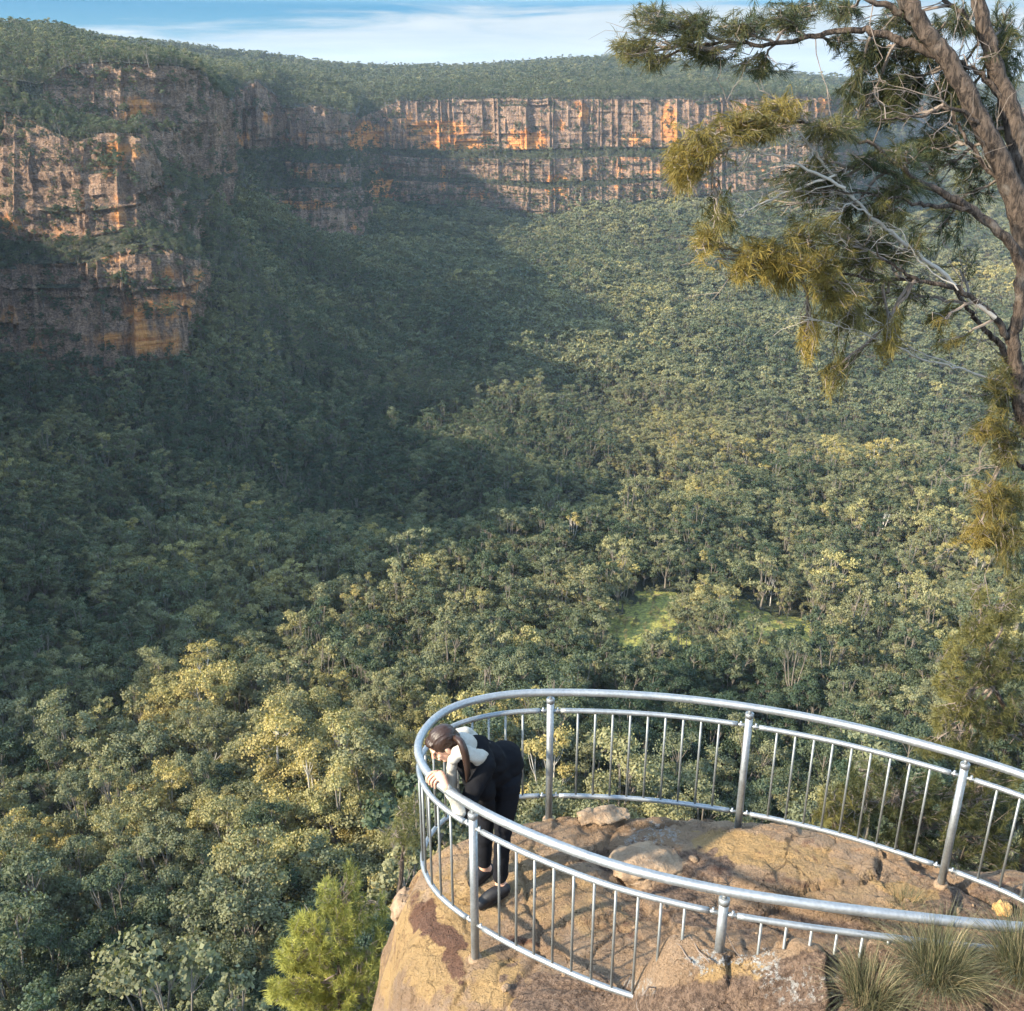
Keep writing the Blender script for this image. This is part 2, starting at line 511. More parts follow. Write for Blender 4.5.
# ------------------------------------------------------------------ cliffs: a net of stations x levels, densely displaced
TREEPTS = []   # (x, y, z, scale, tint) of scrub and woodland standing on the cliffs
def build_cliff(name, NET, cell, steps, amp, seed, ochre, flat_from=0, treesp=9.0, treesc=(0.35, 0.6)):
    """NET[i][j]: station i, level j. steps[j]: rows between level j and j+1"""
    N = np.array(NET, float)                                     # i, j, 3
    if name == 'escarpment':
        for j_, dpx in ((0, 9), (1, 9), (2, 5)): N[:, j_, 2] -= dpx / FOC * np.linalg.norm(N[:, j_], axis=1)
    ref = N[:, -3]
    rows = []
    for i in range(len(N) - 1):
        n = max(2, int(np.linalg.norm((N[i + 1] - N[i])[[3, -3], :2], axis=1).max() / cell))
        t = np.linspace(0, 1, n, endpoint=False)[:, None, None]
        rows.append(N[i][None] * (1 - t) + N[i + 1][None] * t)
    rows.append(N[-1][None])
    S = np.concatenate(rows)                                     # s, j, 3
    # round the plan a little
    for _ in range(2):
        S[1:-1] = 0.25 * S[:-2] + 0.5 * S[1:-1] + 0.25 * S[2:]
    ds = np.linalg.norm(np.diff(S[:, 5, :2], axis=0), axis=1)
    s = np.concatenate([[0], np.cumsum(ds)])
    G = []
    for j in range(N.shape[1] - 1):
        t = np.linspace(0, 1, steps[j], endpoint=False)[None, :, None]
        G.append(S[:, j][:, None] * (1 - t) + S[:, j + 1][:, None] * t)
    G.append(S[:, -1][:, None])
    G = np.concatenate(G, 1)                                     # ns, nl, 3
    lev = np.concatenate([j + np.linspace(0, 1, steps[j], endpoint=False) for j in range(N.shape[1] - 1)] + [[N.shape[1] - 1]])
    du = np.gradient(G, axis=0); dv = np.gradient(G, axis=1)
    nr = np.cross(du, dv); nr /= np.linalg.norm(nr, axis=-1, keepdims=True) + 1e-9
    steep = 1 - np.abs(nr[..., 2])
    steep = sstep(0.25, 0.7, steep)
    hz = nr.copy(); hz[..., 2] = 0
    hl = np.linalg.norm(hz, axis=-1, keepdims=True); hz /= hl + 1e-6
    x, y, z = G[..., 0], G[..., 1], G[..., 2]
    sg = np.broadcast_to(s[:, None], z.shape)
    sw = sg + amp * (2.2 * fbm(sg / 40, z / 45, 0, 3, seed) + 0.5 * fbm(sg / 6, z / 9, 0, 2, seed + 3))
    d = np.zeros_like(z)
    for wdt, am, crk, sd_ in ((42, 1.3, 1.3, 1), (17, 0.30, 0.7, 2), (6, 0.08, 0.15, 3)):
        wdt = wdt * amp ** 0.5
        q = sw / wdt + seed * 3.1
        q = q + 0.35 * vn(q * 1.0, 0, 0, seed + 50 + sd_)
        i = np.floor(q); f = q - i
        tier = np.floor(z / (38 / sd_) + hash1(i, seed + 7) * 1.0 + .3 * hash1(i, 3))
        hh = _h(i, tier, tier * 0, seed + sd_)
        d += am * 7 * (hh - 0.5)
        e = np.minimum(f, 1 - f) * wdt
        d -= crk * 8 * np.exp(-(e / (0.9 + 0.35 * wdt * 0.1)) ** 2) * (_h(np.round(q), np.round(q) * 0, np.round(q) * 0, seed + 9) * 1.0)
    lay = z / 5.5 + 0.5 * fbm(sg / 60, z / 60, 0, 2, seed + 12)
    d += 0.8 * (_h(np.floor(lay), np.floor(sw / 55 + 2.5 * vn(lay * .37, sg / 90, 0, 4)), np.floor(lay) * 0, seed + 21) - .5)
    lay2 = z / 2.3 + 0.4 * fbm(sg / 30, z / 60, 0, 2, seed + 13)
    d += 0.35 * (_h(np.floor(lay2), np.floor(sw / 25 + 2.5 * vn(lay2 * .41, sg / 50, 0, 6)), np.floor(lay2) * 0, seed + 22) - .5)
    d += 5.0 * fbm(x / 60, y / 60, z / 60, 3, seed + 30) + 1.6 * fbm(x / 8, y / 8, z / 8, 3, seed + 31)
    d += (2.0 + 9.0 * sstep(1500, 1850, y)) * vn(sg / 120, sg * 0, 0, seed + 90)
    # stepped bedding: blocks set back and thrust out, undercut beds
    for hb, ab, sd_ in ((17, 2.6, 61), (7.5, 1.3, 62)):
        bz = z / hb + 0.35 * fbm(sg / 90, z / 70, 0, 2, seed + sd_)
        bi = np.floor(bz); bf = bz - bi
        d += ab * (_h(bi, np.floor(sw / (hb * 3) + 1.7 * _h(bi, bi * 0, bi * 0, 5)), bi * 0, seed + sd_) - .5)
        d -= ab * 0.9 * np.exp(-((bf - .04) / .07) ** 2) * (_h(bi, bi * 0 + 3, bi * 0, seed + sd_) > .35)
    G = G + hz * (d * steep * amp)[..., None]
    flat = 1 - steep
    G[..., 2] += flat * (3.0 * fbm(x / 70, y / 70, 0, 3, seed + 40) + 1.0 * fbm(x / 12, y / 12, 0, 2, seed + 41)) * min(1, amp)
    G[..., 2] += 2.2 * amp * (fbm(sg / 16, 0 * sg, 0, 3, seed + 44)) * np.exp(-((lev[None] - 3) / 0.35) ** 2)
    V = G.reshape(-1, 3)
    oc = np.full(len(V), 0.17); px, py, dep = to_px(V)
    oc += 0.55 * sstep(.1, .6, fbm(V[:, 0] / 70, V[:, 1] / 70, V[:, 2] / 24, 3, seed + 83))
    wx_ = fbm(V[:, 0] / 16, V[:, 1] / 16, V[:, 2] / 40, 4, seed + 80, .65); wy_ = fbm(V[:, 0] / 30, V[:, 1] / 30, V[:, 2] / 9, 4, seed + 81, .65)
    for (cx, cy_, rx, ry, st) in ochre:
        k = ((px + 11 * wx_ - cx) / rx) ** 2 + ((py + 7 * wy_ - cy_) / ry) ** 2
        oc = np.maximum(oc, st * np.clip(1.25 - k * 0.75, 0, 1))
    du = np.gradient(G, axis=0); dv = np.gradient(G, axis=1)
    nn = np.cross(du, dv); ar = np.linalg.norm(nn, axis=-1); nn /= ar[..., None] + 1e-9
    scrub = (sstep(0.55, 0.3, steep)).ravel()
    ob = mesh_np(name, V, grid_faces(G.shape[0], G.shape[1]), M['cliff'], False, attrs={'ochre': oc, 'scrub': scrub})
    tag(ob, kind='structure')
    # plants where the surface is flat enough
    w = ar * (np.abs(nn[..., 2]) > 0.5) / treesp ** 2
    w[-1] = 0; w[:, -1] = 0
    w += (ar * (np.abs(nn[..., 2]) <= 0.5) * (np.abs(nn[..., 2]) > 0.22)) / treesp ** 2 * 0.6
    k = rng.poisson(w.ravel())
    idx = np.repeat(np.arange(len(V)), k)
    Q = V[idx]
    if len(Q):
        Q = Q + rng.normal(0, cell * 0.5, Q.shape) * np.array([1, 1, 0])
        px, py, dep = to_px(Q)
        ok = (dep > 50) & (px > -60) & (px < 1090) & (py > -30) & (Q[:, 2] > valley_z(Q[:, 0], Q[:, 1]) - 4)
        Q = Q[ok]
        lvl = np.broadcast_to(lev[None], G.shape[:2]).ravel()[idx][ok]
        sc = rng.uniform(*treesc, len(Q)) * (1 + 0.5 * sstep(1500, 3000, Q[:, 1])) * np.where(rng.uniform(0, 1, len(Q)) < .07, 1.7, 1.0)
        tn = np.clip(0.42 + 0.18 * rng.standard_normal(len(Q)) + 0.2 * fbm(Q[:, 0] / 120, Q[:, 1] / 120, 0, 2, 77), 0, 1)
        tn = np.where(lvl > 2.6, tn * 0.75, tn * 0.85)
        TREEPTS.append(np.column_stack([Q - [0, 0, 1.0], sc, tn]))
    return G

def st(*lv):
    out = []
    for a in lv:
        a = tuple(a)
        out.append(np.array(a[:3], float) if len(a) == 4 else aty(*a))
    return out
W_ = 'w'
def off(x, y, nx, ny, up=0):  # out-of-view cliff line, its plan shaped to cast the valley shadow
    L = []
    for d_, z in ((-2100, 60), (-1500, 60), (-600, 45), (0, 28), (8, 0), (20, -10), (28, -110), (38, -118), (46, -195), (52, -260)):
        L.append((x + nx * d_, y + (ny * d_ if d_ > 0 else ny * d_ * .2), z + (up if d_ < 10 else 0), W_))
    return st(*L)
# levels: skyline beyond, skyline, mid plateau, rim, foot of upper wall, brink of second wall, foot of second wall, lip of lower wall, foot of lower wall, buried
HEAD = [
    st((-2600, -600, 60, W_), (-2000, -500, 60, W_), (-1100, -350, 40, W_), (-700, -260, 30, W_), (-690, -255, 0, W_), (-680, -250, -10, W_), (-665, -248, -110, W_), (-655, -244, -118, W_), (-645, -240, -190, W_), (-640, -238, -260, W_)),
    off(-490, -150, 0.95, -0.2, 0),
    off(-463, 60, 0.95, -0.2, 0),
    off(-412, 225, 0.95, -0.3, 0),
    off(-354, 298, 0.9, -0.4, 0),
    off(-290, 332, 0.95, -0.1, 0),
    off(-300, 395, 0.98, 0.2, 0),
    off(-390, 480, 0.9, 0.3, 0),
    off(-510, 580, 0.9, 0.3, 0),
    off(-570, 720, 0.9, 0.1, 0),
    st((-400, 22, 3200), (-300, 14, 1900), (-200, 30, 1100), (-120, 75, 850), (-120, 95, 840), (-120, 112, 795), (-120, 243, 768), (-120, 262, 745), (-120, 352, 728), (-125, 420, 725)),
    st((-60, 24, 3200), (-20, 16, 1700), (-10, 40, 1050), (0, 78, 850), (0, 95, 842), (0, 108, 795), (0, 240, 768), (0, 262, 745), (0, 350, 728), (0, 420, 724)),
    st((40, 28, 3200), (30, 18, 1650), (30, 42, 1050), (40, 86, 862), (42, 108, 850), (45, 124, 788), (48, 241, 765), (45, 262, 742), (45, 354, 725), (45, 425, 721)),
    st((80, 30, 3200), (62, 22, 1600), (60, 40, 1060), (72, 62, 895), (78, 112, 872), (80, 140, 790), (84, 242, 764), (82, 262, 740), (82, 352, 722), (82, 420, 718)),
    st((120, 34, 3200), (95, 34, 1700), (95, 45, 1080), (100, 62, 900), (100, 125, 876), (98, 133, 782), (100, 236, 762), (108, 255, 742), (112, 340, 724), (112, 410, 720)),
    st((160, 38, 3200), (125, 42, 1850), (125, 50, 1120), (135, 62, 905), (132, 145, 882), (140, 132, 786), (141, 228, 768), (135, 245, 745), (138, 322, 730), (138, 400, 727)),
    st((190, 40, 3200), (150, 46, 1950), (160, 52, 1150), (170, 64, 915), (160, 170, 890), (147, 142, 800), (146, 226, 785), (165, 246, 752), (168, 318, 738), (168, 390, 735)),
    st((215, 44, 3200), (175, 50, 2050), (185, 58, 1200), (202, 72, 930), (196, 182, 905), (178, 200, 850), (172, 234, 815), (190, 258, 765), (196, 318, 750), (197, 390, 748)),
    st((235, 46, 3200), (195, 52, 2150), (200, 64, 1250), (216, 90, 950), (217, 180, 930), (210, 200, 890), (204, 228, 870), (204, 262, 860), (205, 300, 855), (206, 380, 850)),
    st((250, 48, 3200), (210, 53, 2200), (212, 66, 1400), (221, 98, 1010), (224, 165, 1010), (224, 180, 1000), (220, 215, 985), (218, 245, 960), (222, 290, 950), (224, 370, 940)),
    st((260, 48, 3300), (225, 55, 2300), (222, 68, 1600), (226, 102, 1350), (226, 150, 1345), (229, 166, 1320), (232, 200, 1250), (236, 225, 1180), (240, 262, 1130), (240, 330, 1080)),
    st((275, 50, 3300), (240, 57, 2400), (236, 66, 1700), (238, 86, 1500), (242, 150, 1492), (246, 164, 1440), (250, 192, 1380), (256, 210, 1320), (262, 240, 1280), (262, 300, 1240)),
    st((290, 52, 3300), (260, 59, 2450), (258, 66, 1750), (257, 80, 1520), (258, 150, 1508), (262, 160, 1490), (264, 176, 1470), (262, 188, 1430), (264, 212, 1400), (266, 280, 1360)),
    st((300, 54, 3400), (275, 61, 2500), (278, 68, 1800), (278, 96, 1580), (280, 150, 1570), (284, 160, 1520), (286, 178, 1500), (286, 190, 1480), (288, 213, 1460), (288, 280, 1420)),
    st((310, 56, 3400), (290, 62, 2600), (286, 74, 1850), (286, 108, 1560), (290, 151, 1550), (296, 162, 1500), (298, 180, 1490), (298, 186, 1480), (300, 212, 1465), (300, 275, 1420)),
    st((340, 58, 3500), (320, 63, 2700), (318, 78, 1900), (316, 104, 1580), (318, 152, 1568), (320, 163, 1520), (320, 182, 1510), (320, 187, 1500), (322, 211, 1485), (324, 270, 1440)),
    st((370, 60, 3600), (350, 65, 2800), (344, 84, 1950), (344, 112, 1610), (346, 150, 1600), (346, 164, 1550), (346, 184, 1540), (347, 188, 1530), (348, 211, 1515), (350, 265, 1470)),
    st((385, 60, 3600), (365, 66, 2850), (358, 92, 2050), (352, 120, 1780), (354, 152, 1775), (354, 160, 1750), (356, 176, 1720), (358, 184, 1690), (360, 207, 1650), (362, 255, 1600)),
    st((400, 60, 3600), (380, 66, 2900), (376, 88, 2150), (372, 112, 1950), (374, 148, 1940), (376, 153, 1925), (380, 172, 1915), (382, 178, 1905), (385, 201, 1890), (388, 240, 1840)),
    st((425, 60, 3700), (405, 66, 2950), (400, 82, 2200), (398, 99, 1960), (400, 150, 1950), (400, 156, 1925), (402, 176, 1918), (404, 180, 1910), (404, 202, 1900), (405, 240, 1850)),
    st((470, 60, 3700), (450, 66, 3000), (448, 80, 2243), (446, 98, 1975), (448, 151, 1965), (448, 158, 1940), (448, 178, 1933), (448, 182, 1925), (448, 205, 1915), (448, 245, 1865)),
    st((520, 56, 3700), (500, 64, 3000), (500, 78, 2260), (498, 97, 1970), (500, 151, 1960), (500, 158, 1935), (500, 180, 1928), (500, 184, 1920), (500, 208, 1910), (500, 250, 1860)),
    st((570, 52, 3700), (550, 60, 3000), (550, 76, 2260), (550, 97, 1960), (550, 150, 1950), (552, 158, 1925), (552, 182, 1915), (552, 188, 1900), (552, 212, 1888), (552, 255, 1840)),
    st((620, 50, 3700), (600, 58, 3000), (600, 76, 2268), (600, 98, 1955), (600, 148, 1945), (600, 156, 1920), (600, 180, 1910), (600, 186, 1895), (600, 208, 1885), (600, 250, 1835)),
    st((680, 54, 3700), (650, 58, 3000), (650, 76, 2268), (652, 98, 1945), (652, 148, 1935), (652, 156, 1910), (652, 178, 1900), (652, 180, 1895), (652, 198, 1885), (652, 240, 1835)),
    st((740, 60, 3700), (700, 64, 3000), (700, 78, 2275), (702, 97, 1940), (702, 148, 1930), (702, 156, 1905), (702, 176, 1895), (702, 178, 1890), (702, 196, 1880), (702, 240, 1820)),
    st((800, 68, 3700), (750, 70, 3050), (750, 82, 2305), (754, 98, 1930), (754, 144, 1920), (754, 150, 1895), (754, 168, 1885), (754, 171, 1880), (754, 190, 1870), (754, 235, 1800)),
    st((850, 76, 3700), (800, 77, 3100), (800, 86, 2355), (806, 97, 1930), (806, 134, 1920), (806, 140, 1895), (806, 156, 1885), (806, 160, 1880), (806, 180, 1860), (806, 225, 1790)),
    st((870, 84, 3600), (838, 84, 3200), (835, 90, 2475), (838, 98, 2050), (838, 126, 2040), (838, 132, 2020), (838, 146, 2010), (838, 150, 2000), (838, 172, 1980), (838, 215, 1910)),
    st((880, 90, 3600), (855, 92, 3300), (850, 98, 2725), (850, 108, 2350), (850, 124, 2345), (850, 130, 2330), (850, 144, 2320), (850, 148, 2310), (850, 168, 2290), (850, 205, 2230)),
    st((880, 100, 3700), (862, 104, 3400), (860, 108, 3200), (858, 114, 3100), (858, 126, 3095), (858, 130, 3080), (858, 140, 3070), (858, 144, 3060), (858, 160, 3040), (858, 195, 2980)),
]
OCH = [(8, 225, 26, 16, .55), (60, 232, 60, 12, .5), (120, 215, 26, 12, .5), (16, 315, 16, 14, .6), (40, 345, 18, 12, .5), (132, 308, 12, 20, .7), (165, 305, 30, 18, .75), (55, 190, 10, 20, .4),
       (366, 138, 17, 16, 1.3), (380, 186, 12, 16, 1.2), (398, 125, 18, 26, .55), (440, 128, 42, 9, .95), (450, 145, 42, 7, .95), (443, 178, 5, 14, 1.1), (487, 140, 8, 13, .75), (530, 142, 20, 13, 1.2),
       (557, 184, 12, 10, 1.3), (585, 112, 8, 14, .75), (618, 170, 8, 20, .7), (592, 172, 8, 12, .6), (640, 140, 10, 8, .7), (668, 125, 9, 22, 1.1), (560, 125, 8, 8, .6), (300, 204, 40, 6, .7), (700, 112, 16, 10, .5),
       (740, 108, 22, 8, .6), (822, 106, 10, 9, 1.0), (665, 190, 20, 10, .4)]
G1 = build_cliff('escarpment', HEAD, 2.6, [4, 14, 16, 30, 6, 34, 6, 28, 6], 1.0, 3, OCH, treesp=4.5, treesc=(0.26, 0.52))
# far cliff line across the valley mouth and the ranges behind it
FAR = []
for px, t0, t1, tm, tb, Y in [(800, 80, 84, 92, 118, 3500), (840, 84, 88, 94, 120, 3450), (862, 86, 90, 95, 124, 3400), (880, 90, 92, 96, 126, 3420), (900, 92, 94, 98, 122, 3600), (915, 93, 96, 101, 124, 3900), (940, 92, 95, 103, 128, 4000), (965, 90, 96, 106, 132, 4100), (1000, 88, 94, 108, 134, 4200), (1060, 86, 92, 104, 132, 4200)]:
    FAR.append(st((px, t0 + 4, Y + 2600), (px, t0, Y + 1500), (px, t1, Y + 500), (px, tm, Y), (px, tm + (tb - tm) * .55, Y - 15), (px, tm + (tb - tm) * .6, Y - 45), (px, tm + (tb - tm) * .95, Y - 55), (px, tb, Y - 60), (px, tb + 3, Y - 80), (px, tb + 75, Y - 600)))
build_cliff('far_escarpment', FAR, 9.0, [3, 6, 6, 14, 3, 10, 2, 4, 18], 1.6, 8,
            [(866, 108, 8, 10, 1.2), (893, 108, 12, 8, 1.1), (878, 112, 6, 6, .8), (925, 112, 12, 8, .8), (960, 116, 10, 8, .6), (1000, 120, 12, 8, .7)], treesp=17, treesc=(0.6, 0.9))

def ridge(name, Y, prof, depth, seed, rough):
    xs = np.linspace(-0.62, 0.62, 260); ts = np.linspace(0, 1, 26)
    X, T = np.meshgrid(xs, ts, indexing='ij')
    YY = Y + (1 - T) * depth
    PX = 512 + FOC * xs / 1.08
    top = np.interp(PX, [p[0] for p in prof], [p[1] for p in prof])
    zt = np.array([aty(512, t, Y)[2] for t in top])
    Z = zt[:, None] * 1.0 - (T ** 1.3) * (zt[:, None] + 330) + rough * fbm(X * 30, T * 5, 0, 5, seed) * (0.15 + T)
    V = np.stack([X * YY, YY - depth * 1.0 * T, Z], -1).reshape(-1, 3)
    tag(mesh_np(name, V, grid_faces(*X.shape), M['range'], True), kind='structure')
t = NT('far_forest')
P = t.pos()
t.set('Base Color', t.mix(t.noise(P, 0.012, 8, .7), (0.05, 0.066, 0.045), (0.11, 0.12, 0.075))); t.set('Roughness', 1.0)
t.set('Normal', t.bump(t.noise(P, 0.03, 8, .7), 12, 1.0))
M['range'] = t.m
ridge('far_range', 7600, [(0, 120), (700, 110), (800, 98), (880, 93), (940, 98), (990, 92), (1060, 88)], 1800, 3, 60)
ridge('distant_hills', 10800, [(0, 110), (700, 100), (860, 92), (930, 88), (980, 90), (1060, 84)], 1600, 6, 70)

# ------------------------------------------------------------------ gum trees
def gum(seed, H=17.0, Rc=5.2, nl=6, nclump=5, nleaf=90, leaf=0.42, hi=True, flat=0.62, spread=1.0, open_=0.0, lo=.5, base=0.16):
    """returns (trunk MB, crown V, crown F, crown lv)"""
    r = np.random.default_rng(seed)
    mb = MB()
    lean = r.normal(0, 0.06, 2)
    hb = H * (base + r.uniform(0, 0.12))
    tp = [(0, 0, -2.5), (lean[0] * hb * .5 + r.normal(0, .1), lean[1] * hb * .5, hb * .5), (lean[0] * hb, lean[1] * hb, hb)]
    top = np.array(tp[-1])
    mb.tube(crom(tp, 3), np.linspace(0.36, 0.24, 7) * H / 17, 7 if hi else 5, False)
    cl = []
    for k in range(nl):
        a = k / nl * 2 * PI + r.uniform(-.5, .5)
        rad = Rc * r.uniform(0.45, 0.85) * spread if k else 0.1
        hz = H * r.uniform(lo, 0.92) if k else H * 0.9
        e = top + np.array([math.cos(a) * rad, math.sin(a) * rad, hz - hb])
        m = top + (e - top) * np.array([.6, .6, .42]) + r.normal(0, .3, 3)
        L = crom([top - [0, 0, .3], m, e], 4 if hi else 2)
        mb.tube(L, np.linspace(0.17, 0.05, len(L)) * H / 17, 6 if hi else 4, False)
        for q in range(nclump):
            a2 = r.uniform(0, 2 * PI); rr = r.uniform(0.3, 1.0) * Rc * 0.46
            c = e + np.array([math.cos(a2) * rr, math.sin(a2) * rr, r.uniform(-.22, .16) * Rc])
            if hi:
                s0 = L[-3] if len(L) > 3 else L[-1]
                mm = (s0 + c) / 2 + r.normal(0, .2, 3)
                mb.tube([s0, mm, c], [0.06, 0.04, 0.02], 4, False)
            cl.append((c, Rc * r.uniform(0.14, 0.38)))
    C = np.array([c[0] for c in cl]); RR = np.array([c[1] for c in cl])
    n = len(C) * nleaf
    ci = np.repeat(np.arange(len(C)), nleaf)
    D = r.normal(0, 1, (n, 3)); D /= np.linalg.norm(D, axis=1)[:, None]
    D[:, 2] = np.where(D[:, 2] < -0.25, -D[:, 2] * 0.7, D[:, 2])
    rad = RR[ci] * (r.uniform(0.25, 1.0, n) ** 0.6 + (r.uniform(0, 1, n) < .18) * r.uniform(0, .55, n)) * (1 + 0.55 * vn(D[:, 0] * 2 + ci, D[:, 1] * 2, D[:, 2] * 2, seed))
    P = C[ci] + D * rad[:, None] * np.array([1, 1, flat])
    nrm = D * 0.75 + r.normal(0, 0.45, (n, 3)) + [0, 0, 0.15]; nrm /= np.linalg.norm(nrm, axis=1)[:, None]
    u = np.cross(nrm, r.normal(0, 1, (n, 3))); u /= np.linalg.norm(u, axis=1)[:, None]
    v = np.cross(nrm, u)
    sz = leaf * r.uniform(0.6, 1.4, n)[:, None]
    V = np.stack([P - u * sz * .5 - v * sz * .18, P + v * sz * .45 * r.uniform(.6, 1.3, (n, 1)) - u * sz * .1, P + u * sz * .55, P - v * sz * .42 + u * sz * .08], 1).reshape(-1, 3)
    F = np.arange(n * 4).reshape(n, 4)
    lv = np.repeat(np.clip(0.5 + 0.2 * r.standard_normal(len(C))[ci] + 0.18 * r.standard_normal(n) , 0, 1), 4)
    return mb, V, F, lv
def joined(name, g):
    mb, V, F, lv = g
    TV, TF = mb.data()
    nt = sum(len(f) for f in TF)
    o = mesh_np(name, np.vstack([V, TV]), [F] + [f + len(V) for f in TF], [M['leaf'], M['bark']], False,
                fm=np.concatenate([np.zeros(len(F)), np.ones(nt)]), attrs={'lv': np.concatenate([lv, np.full(len(TV), .5)])}, link=False)
    return o
SH = [dict(H=17, Rc=4.8, nl=7, flat=.75, lo=.42), dict(H=19, Rc=4.3, nl=6, nclump=5, flat=.8, lo=.40), dict(H=14, Rc=5.2, nl=8, flat=.7, lo=.45), dict(H=19, Rc=3.3, nl=7, nclump=4, flat=1.0, lo=.30), dict(H=20, Rc=5.0, nl=7, nclump=4, flat=.7, spread=1.15, lo=.45), dict(H=13, Rc=4.6, nl=8, flat=.85, lo=.30)]
lib_far = bpy.data.collections.new('far_tree_kinds')
lib_mid = bpy.data.collections.new('mid_tree_kinds')
for i, k in enumerate(SH):
    lib_far.objects.link(joined('far_tree_%s' % 'abcdef'[i], gum(100 + i, nleaf=16, leaf=1.15, hi=False, **k)))
    lib_mid.objects.link(joined('mid_tree_%s' % 'abcdef'[i], gum(200 + i, nleaf=105, leaf=0.46, hi=True, **k)))

# where the trees stand
def scatter():
    out = []
    for (r0, r1, sp) in ((120, 300, 6.0), (300, 420, 5.2), (420, 900, 5.0), (900, 1700, 5.8), (1700, 2600, 7.6), (2600, 5200, 14.0)):
        th0, th1 = R(-38), R(38)
        gx = np.arange(-r1 * .63, r1 * .63, sp); gy = np.arange(r0 * .8, r1, sp)
        X, Y = np.meshgrid(gx, gy)
        X = X.ravel() + rng.uniform(-.55, .55, X.size) * sp; Y = Y.ravel() + rng.uniform(-.55, .55, Y.size) * sp
        r = np.hypot(X, Y); th = np.arctan2(X, Y)
        ok = (r >= r0) & (r < r1) & (th > th0) & (th < th1)
        out.append(np.column_stack([X[ok], Y[ok], np.full(ok.sum(), sp)]))
    A = np.vstack(out)
    X, Y, sp = A.T
    Z = valley_z(X, Y)
    md = meadow(X, Y)
    ok = (md < 0.3) | (rng.uniform(0, 1, len(X)) < .85)
    # nothing inside the cliffs
    foot = G1[:, -3]; fth = np.arctan2(foot[:, 0], foot[:, 1]); fr = np.hypot(foot[:, 0], foot[:, 1])
    bins = np.round(np.degrees(fth) * 2).astype(int)
    lim = {}
    for b, q in zip(bins, fr): lim[b] = min(lim.get(b, 1e9), q)
    L = np.array([lim.get(b, 1e9) for b in np.round(np.degrees(np.arctan2(X, Y)) * 2).astype(int)])
    ok &= np.hypot(X, Y) < L + 150
    px, py, dep = to_px(np.stack([X, Y, Z + 12], -1))
    ok &= (px > -40) & (px < 1070) & (py < 1075)
    X, Y, Z, sp, md = X[ok], Y[ok], Z[ok], sp[ok], md[ok]
    n = len(X)
    sc = np.clip(rng.lognormal(-0.10, 0.30, n), 0.42, 1.75) * (sp / 7.0) ** 0.8 * np.where(sp < 5.5, 1.0, 1.0) * (1 + .25 * sstep(420, 220, np.hypot(X, Y)))
    # taller, paler gums in groups; zones then put sunlight and shade into the tint
    big = fbm(X / 55, Y / 55, 0, 3, 61)
    sc *= 1 + 0.28 * big
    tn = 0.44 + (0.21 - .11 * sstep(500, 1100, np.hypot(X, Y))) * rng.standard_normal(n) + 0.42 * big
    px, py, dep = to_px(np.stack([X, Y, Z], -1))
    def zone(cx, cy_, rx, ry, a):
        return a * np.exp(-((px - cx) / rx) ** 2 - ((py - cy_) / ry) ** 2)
    tn += zone(300, 760, 180, 120, .22) + zone(60, 900, 90, 70, .2) + zone(150, 880, 60, 30, .2) + zone(700, 445, 90, 25, .3) + zone(630, 330, 60, 35, .22) + zone(860, 470, 90, 10, .4)  # raised tint: flowering gold, and sunlit patches put into the leaf colour
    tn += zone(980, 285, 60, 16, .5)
    tn -= zone(120, 1000, 160, 50, .35) + zone(700, 760, 130, 60, .30) + zone(60, 380, 100, 60, .2) + zone(400, 440, 250, 120, .12)  # lowered tint: dense dark green, and shaded parts put into leaf colour
    sc = np.where(md >= .3, rng.uniform(.10, .30, n), sc); tn = np.where(md >= .3, .3 + .6 * rng.uniform(0, 1, n), tn)
    return X, Y, Z, sc, np.clip(tn, 0, 1), px, py
TX, TY, TZ, TS, TT, TPX, TPY = scatter()
def valley_spot(px, py):
    Y = 300.0
    for _ in range(40):
        p = aty(px, py, Y); zz = float(valley_z(p[0:1], p[1:2])[0])
        d = ray(px, py); Y = Y * .5 + .5 * (zz / (d[2] / d[1]))
    p = aty(px, py, Y)
    return np.array((p[0], p[1], float(valley_z(p[0:1], p[1:2])[0])))
SPECIAL = [valley_spot(*q) for q in ((150, 906), (215, 806), (893, 618), (770, 606), (62, 884), (270, 838), (345, 720), (880, 545))]
keep = np.ones(len(TX), bool)
for q in SPECIAL:
    keep &= np.hypot(TX - q[0], TY - q[1]) > 3.8
    keep &= ~((np.abs(TX - q[0]) < 5) & (TY < q[1]) & (TY > q[1] - 7))
TX, TY, TZ, TS, TT, TPX, TPY = [a[keep] for a in (TX, TY, TZ, TS, TT, TPX, TPY)]
# ------------------------------------------------------------------ forest: the 300 that show largest one by one, the rest as one mass
hide_rock = ((TPX > 400) & (TPY > 930)) | ((TPX > 780) & (TPY > 880)) | (TPX < -12) | (TPX > 1036) | (TPY > 1075)
key = TS * 17.0 / np.sqrt(TX ** 2 + TY ** 2 + TZ ** 2)
key[hide_rock] = 0
order = np.argsort(-key)
near_idx = order[:290]
is_near = np.zeros(len(TX), bool); is_near[near_idx] = True
KINDS = []
for i, k in enumerate(SH + [dict(H=21, Rc=5.0, nl=6, nclump=4, flat=.6, base=.3), dict(H=17, Rc=5.4, nl=6, nclump=4, flat=.55, base=.28)]):
    mb, V, F, lv = gum(300 + i, nleaf=300, leaf=0.27, hi=True, **k)
    tr = mb.build('trunk', M['bark'], link=False)
    cr = mesh_np('crown', V, F, M['leaf'], False, attrs={'lv': lv}, link=False)
    KINDS.append((tr, cr))
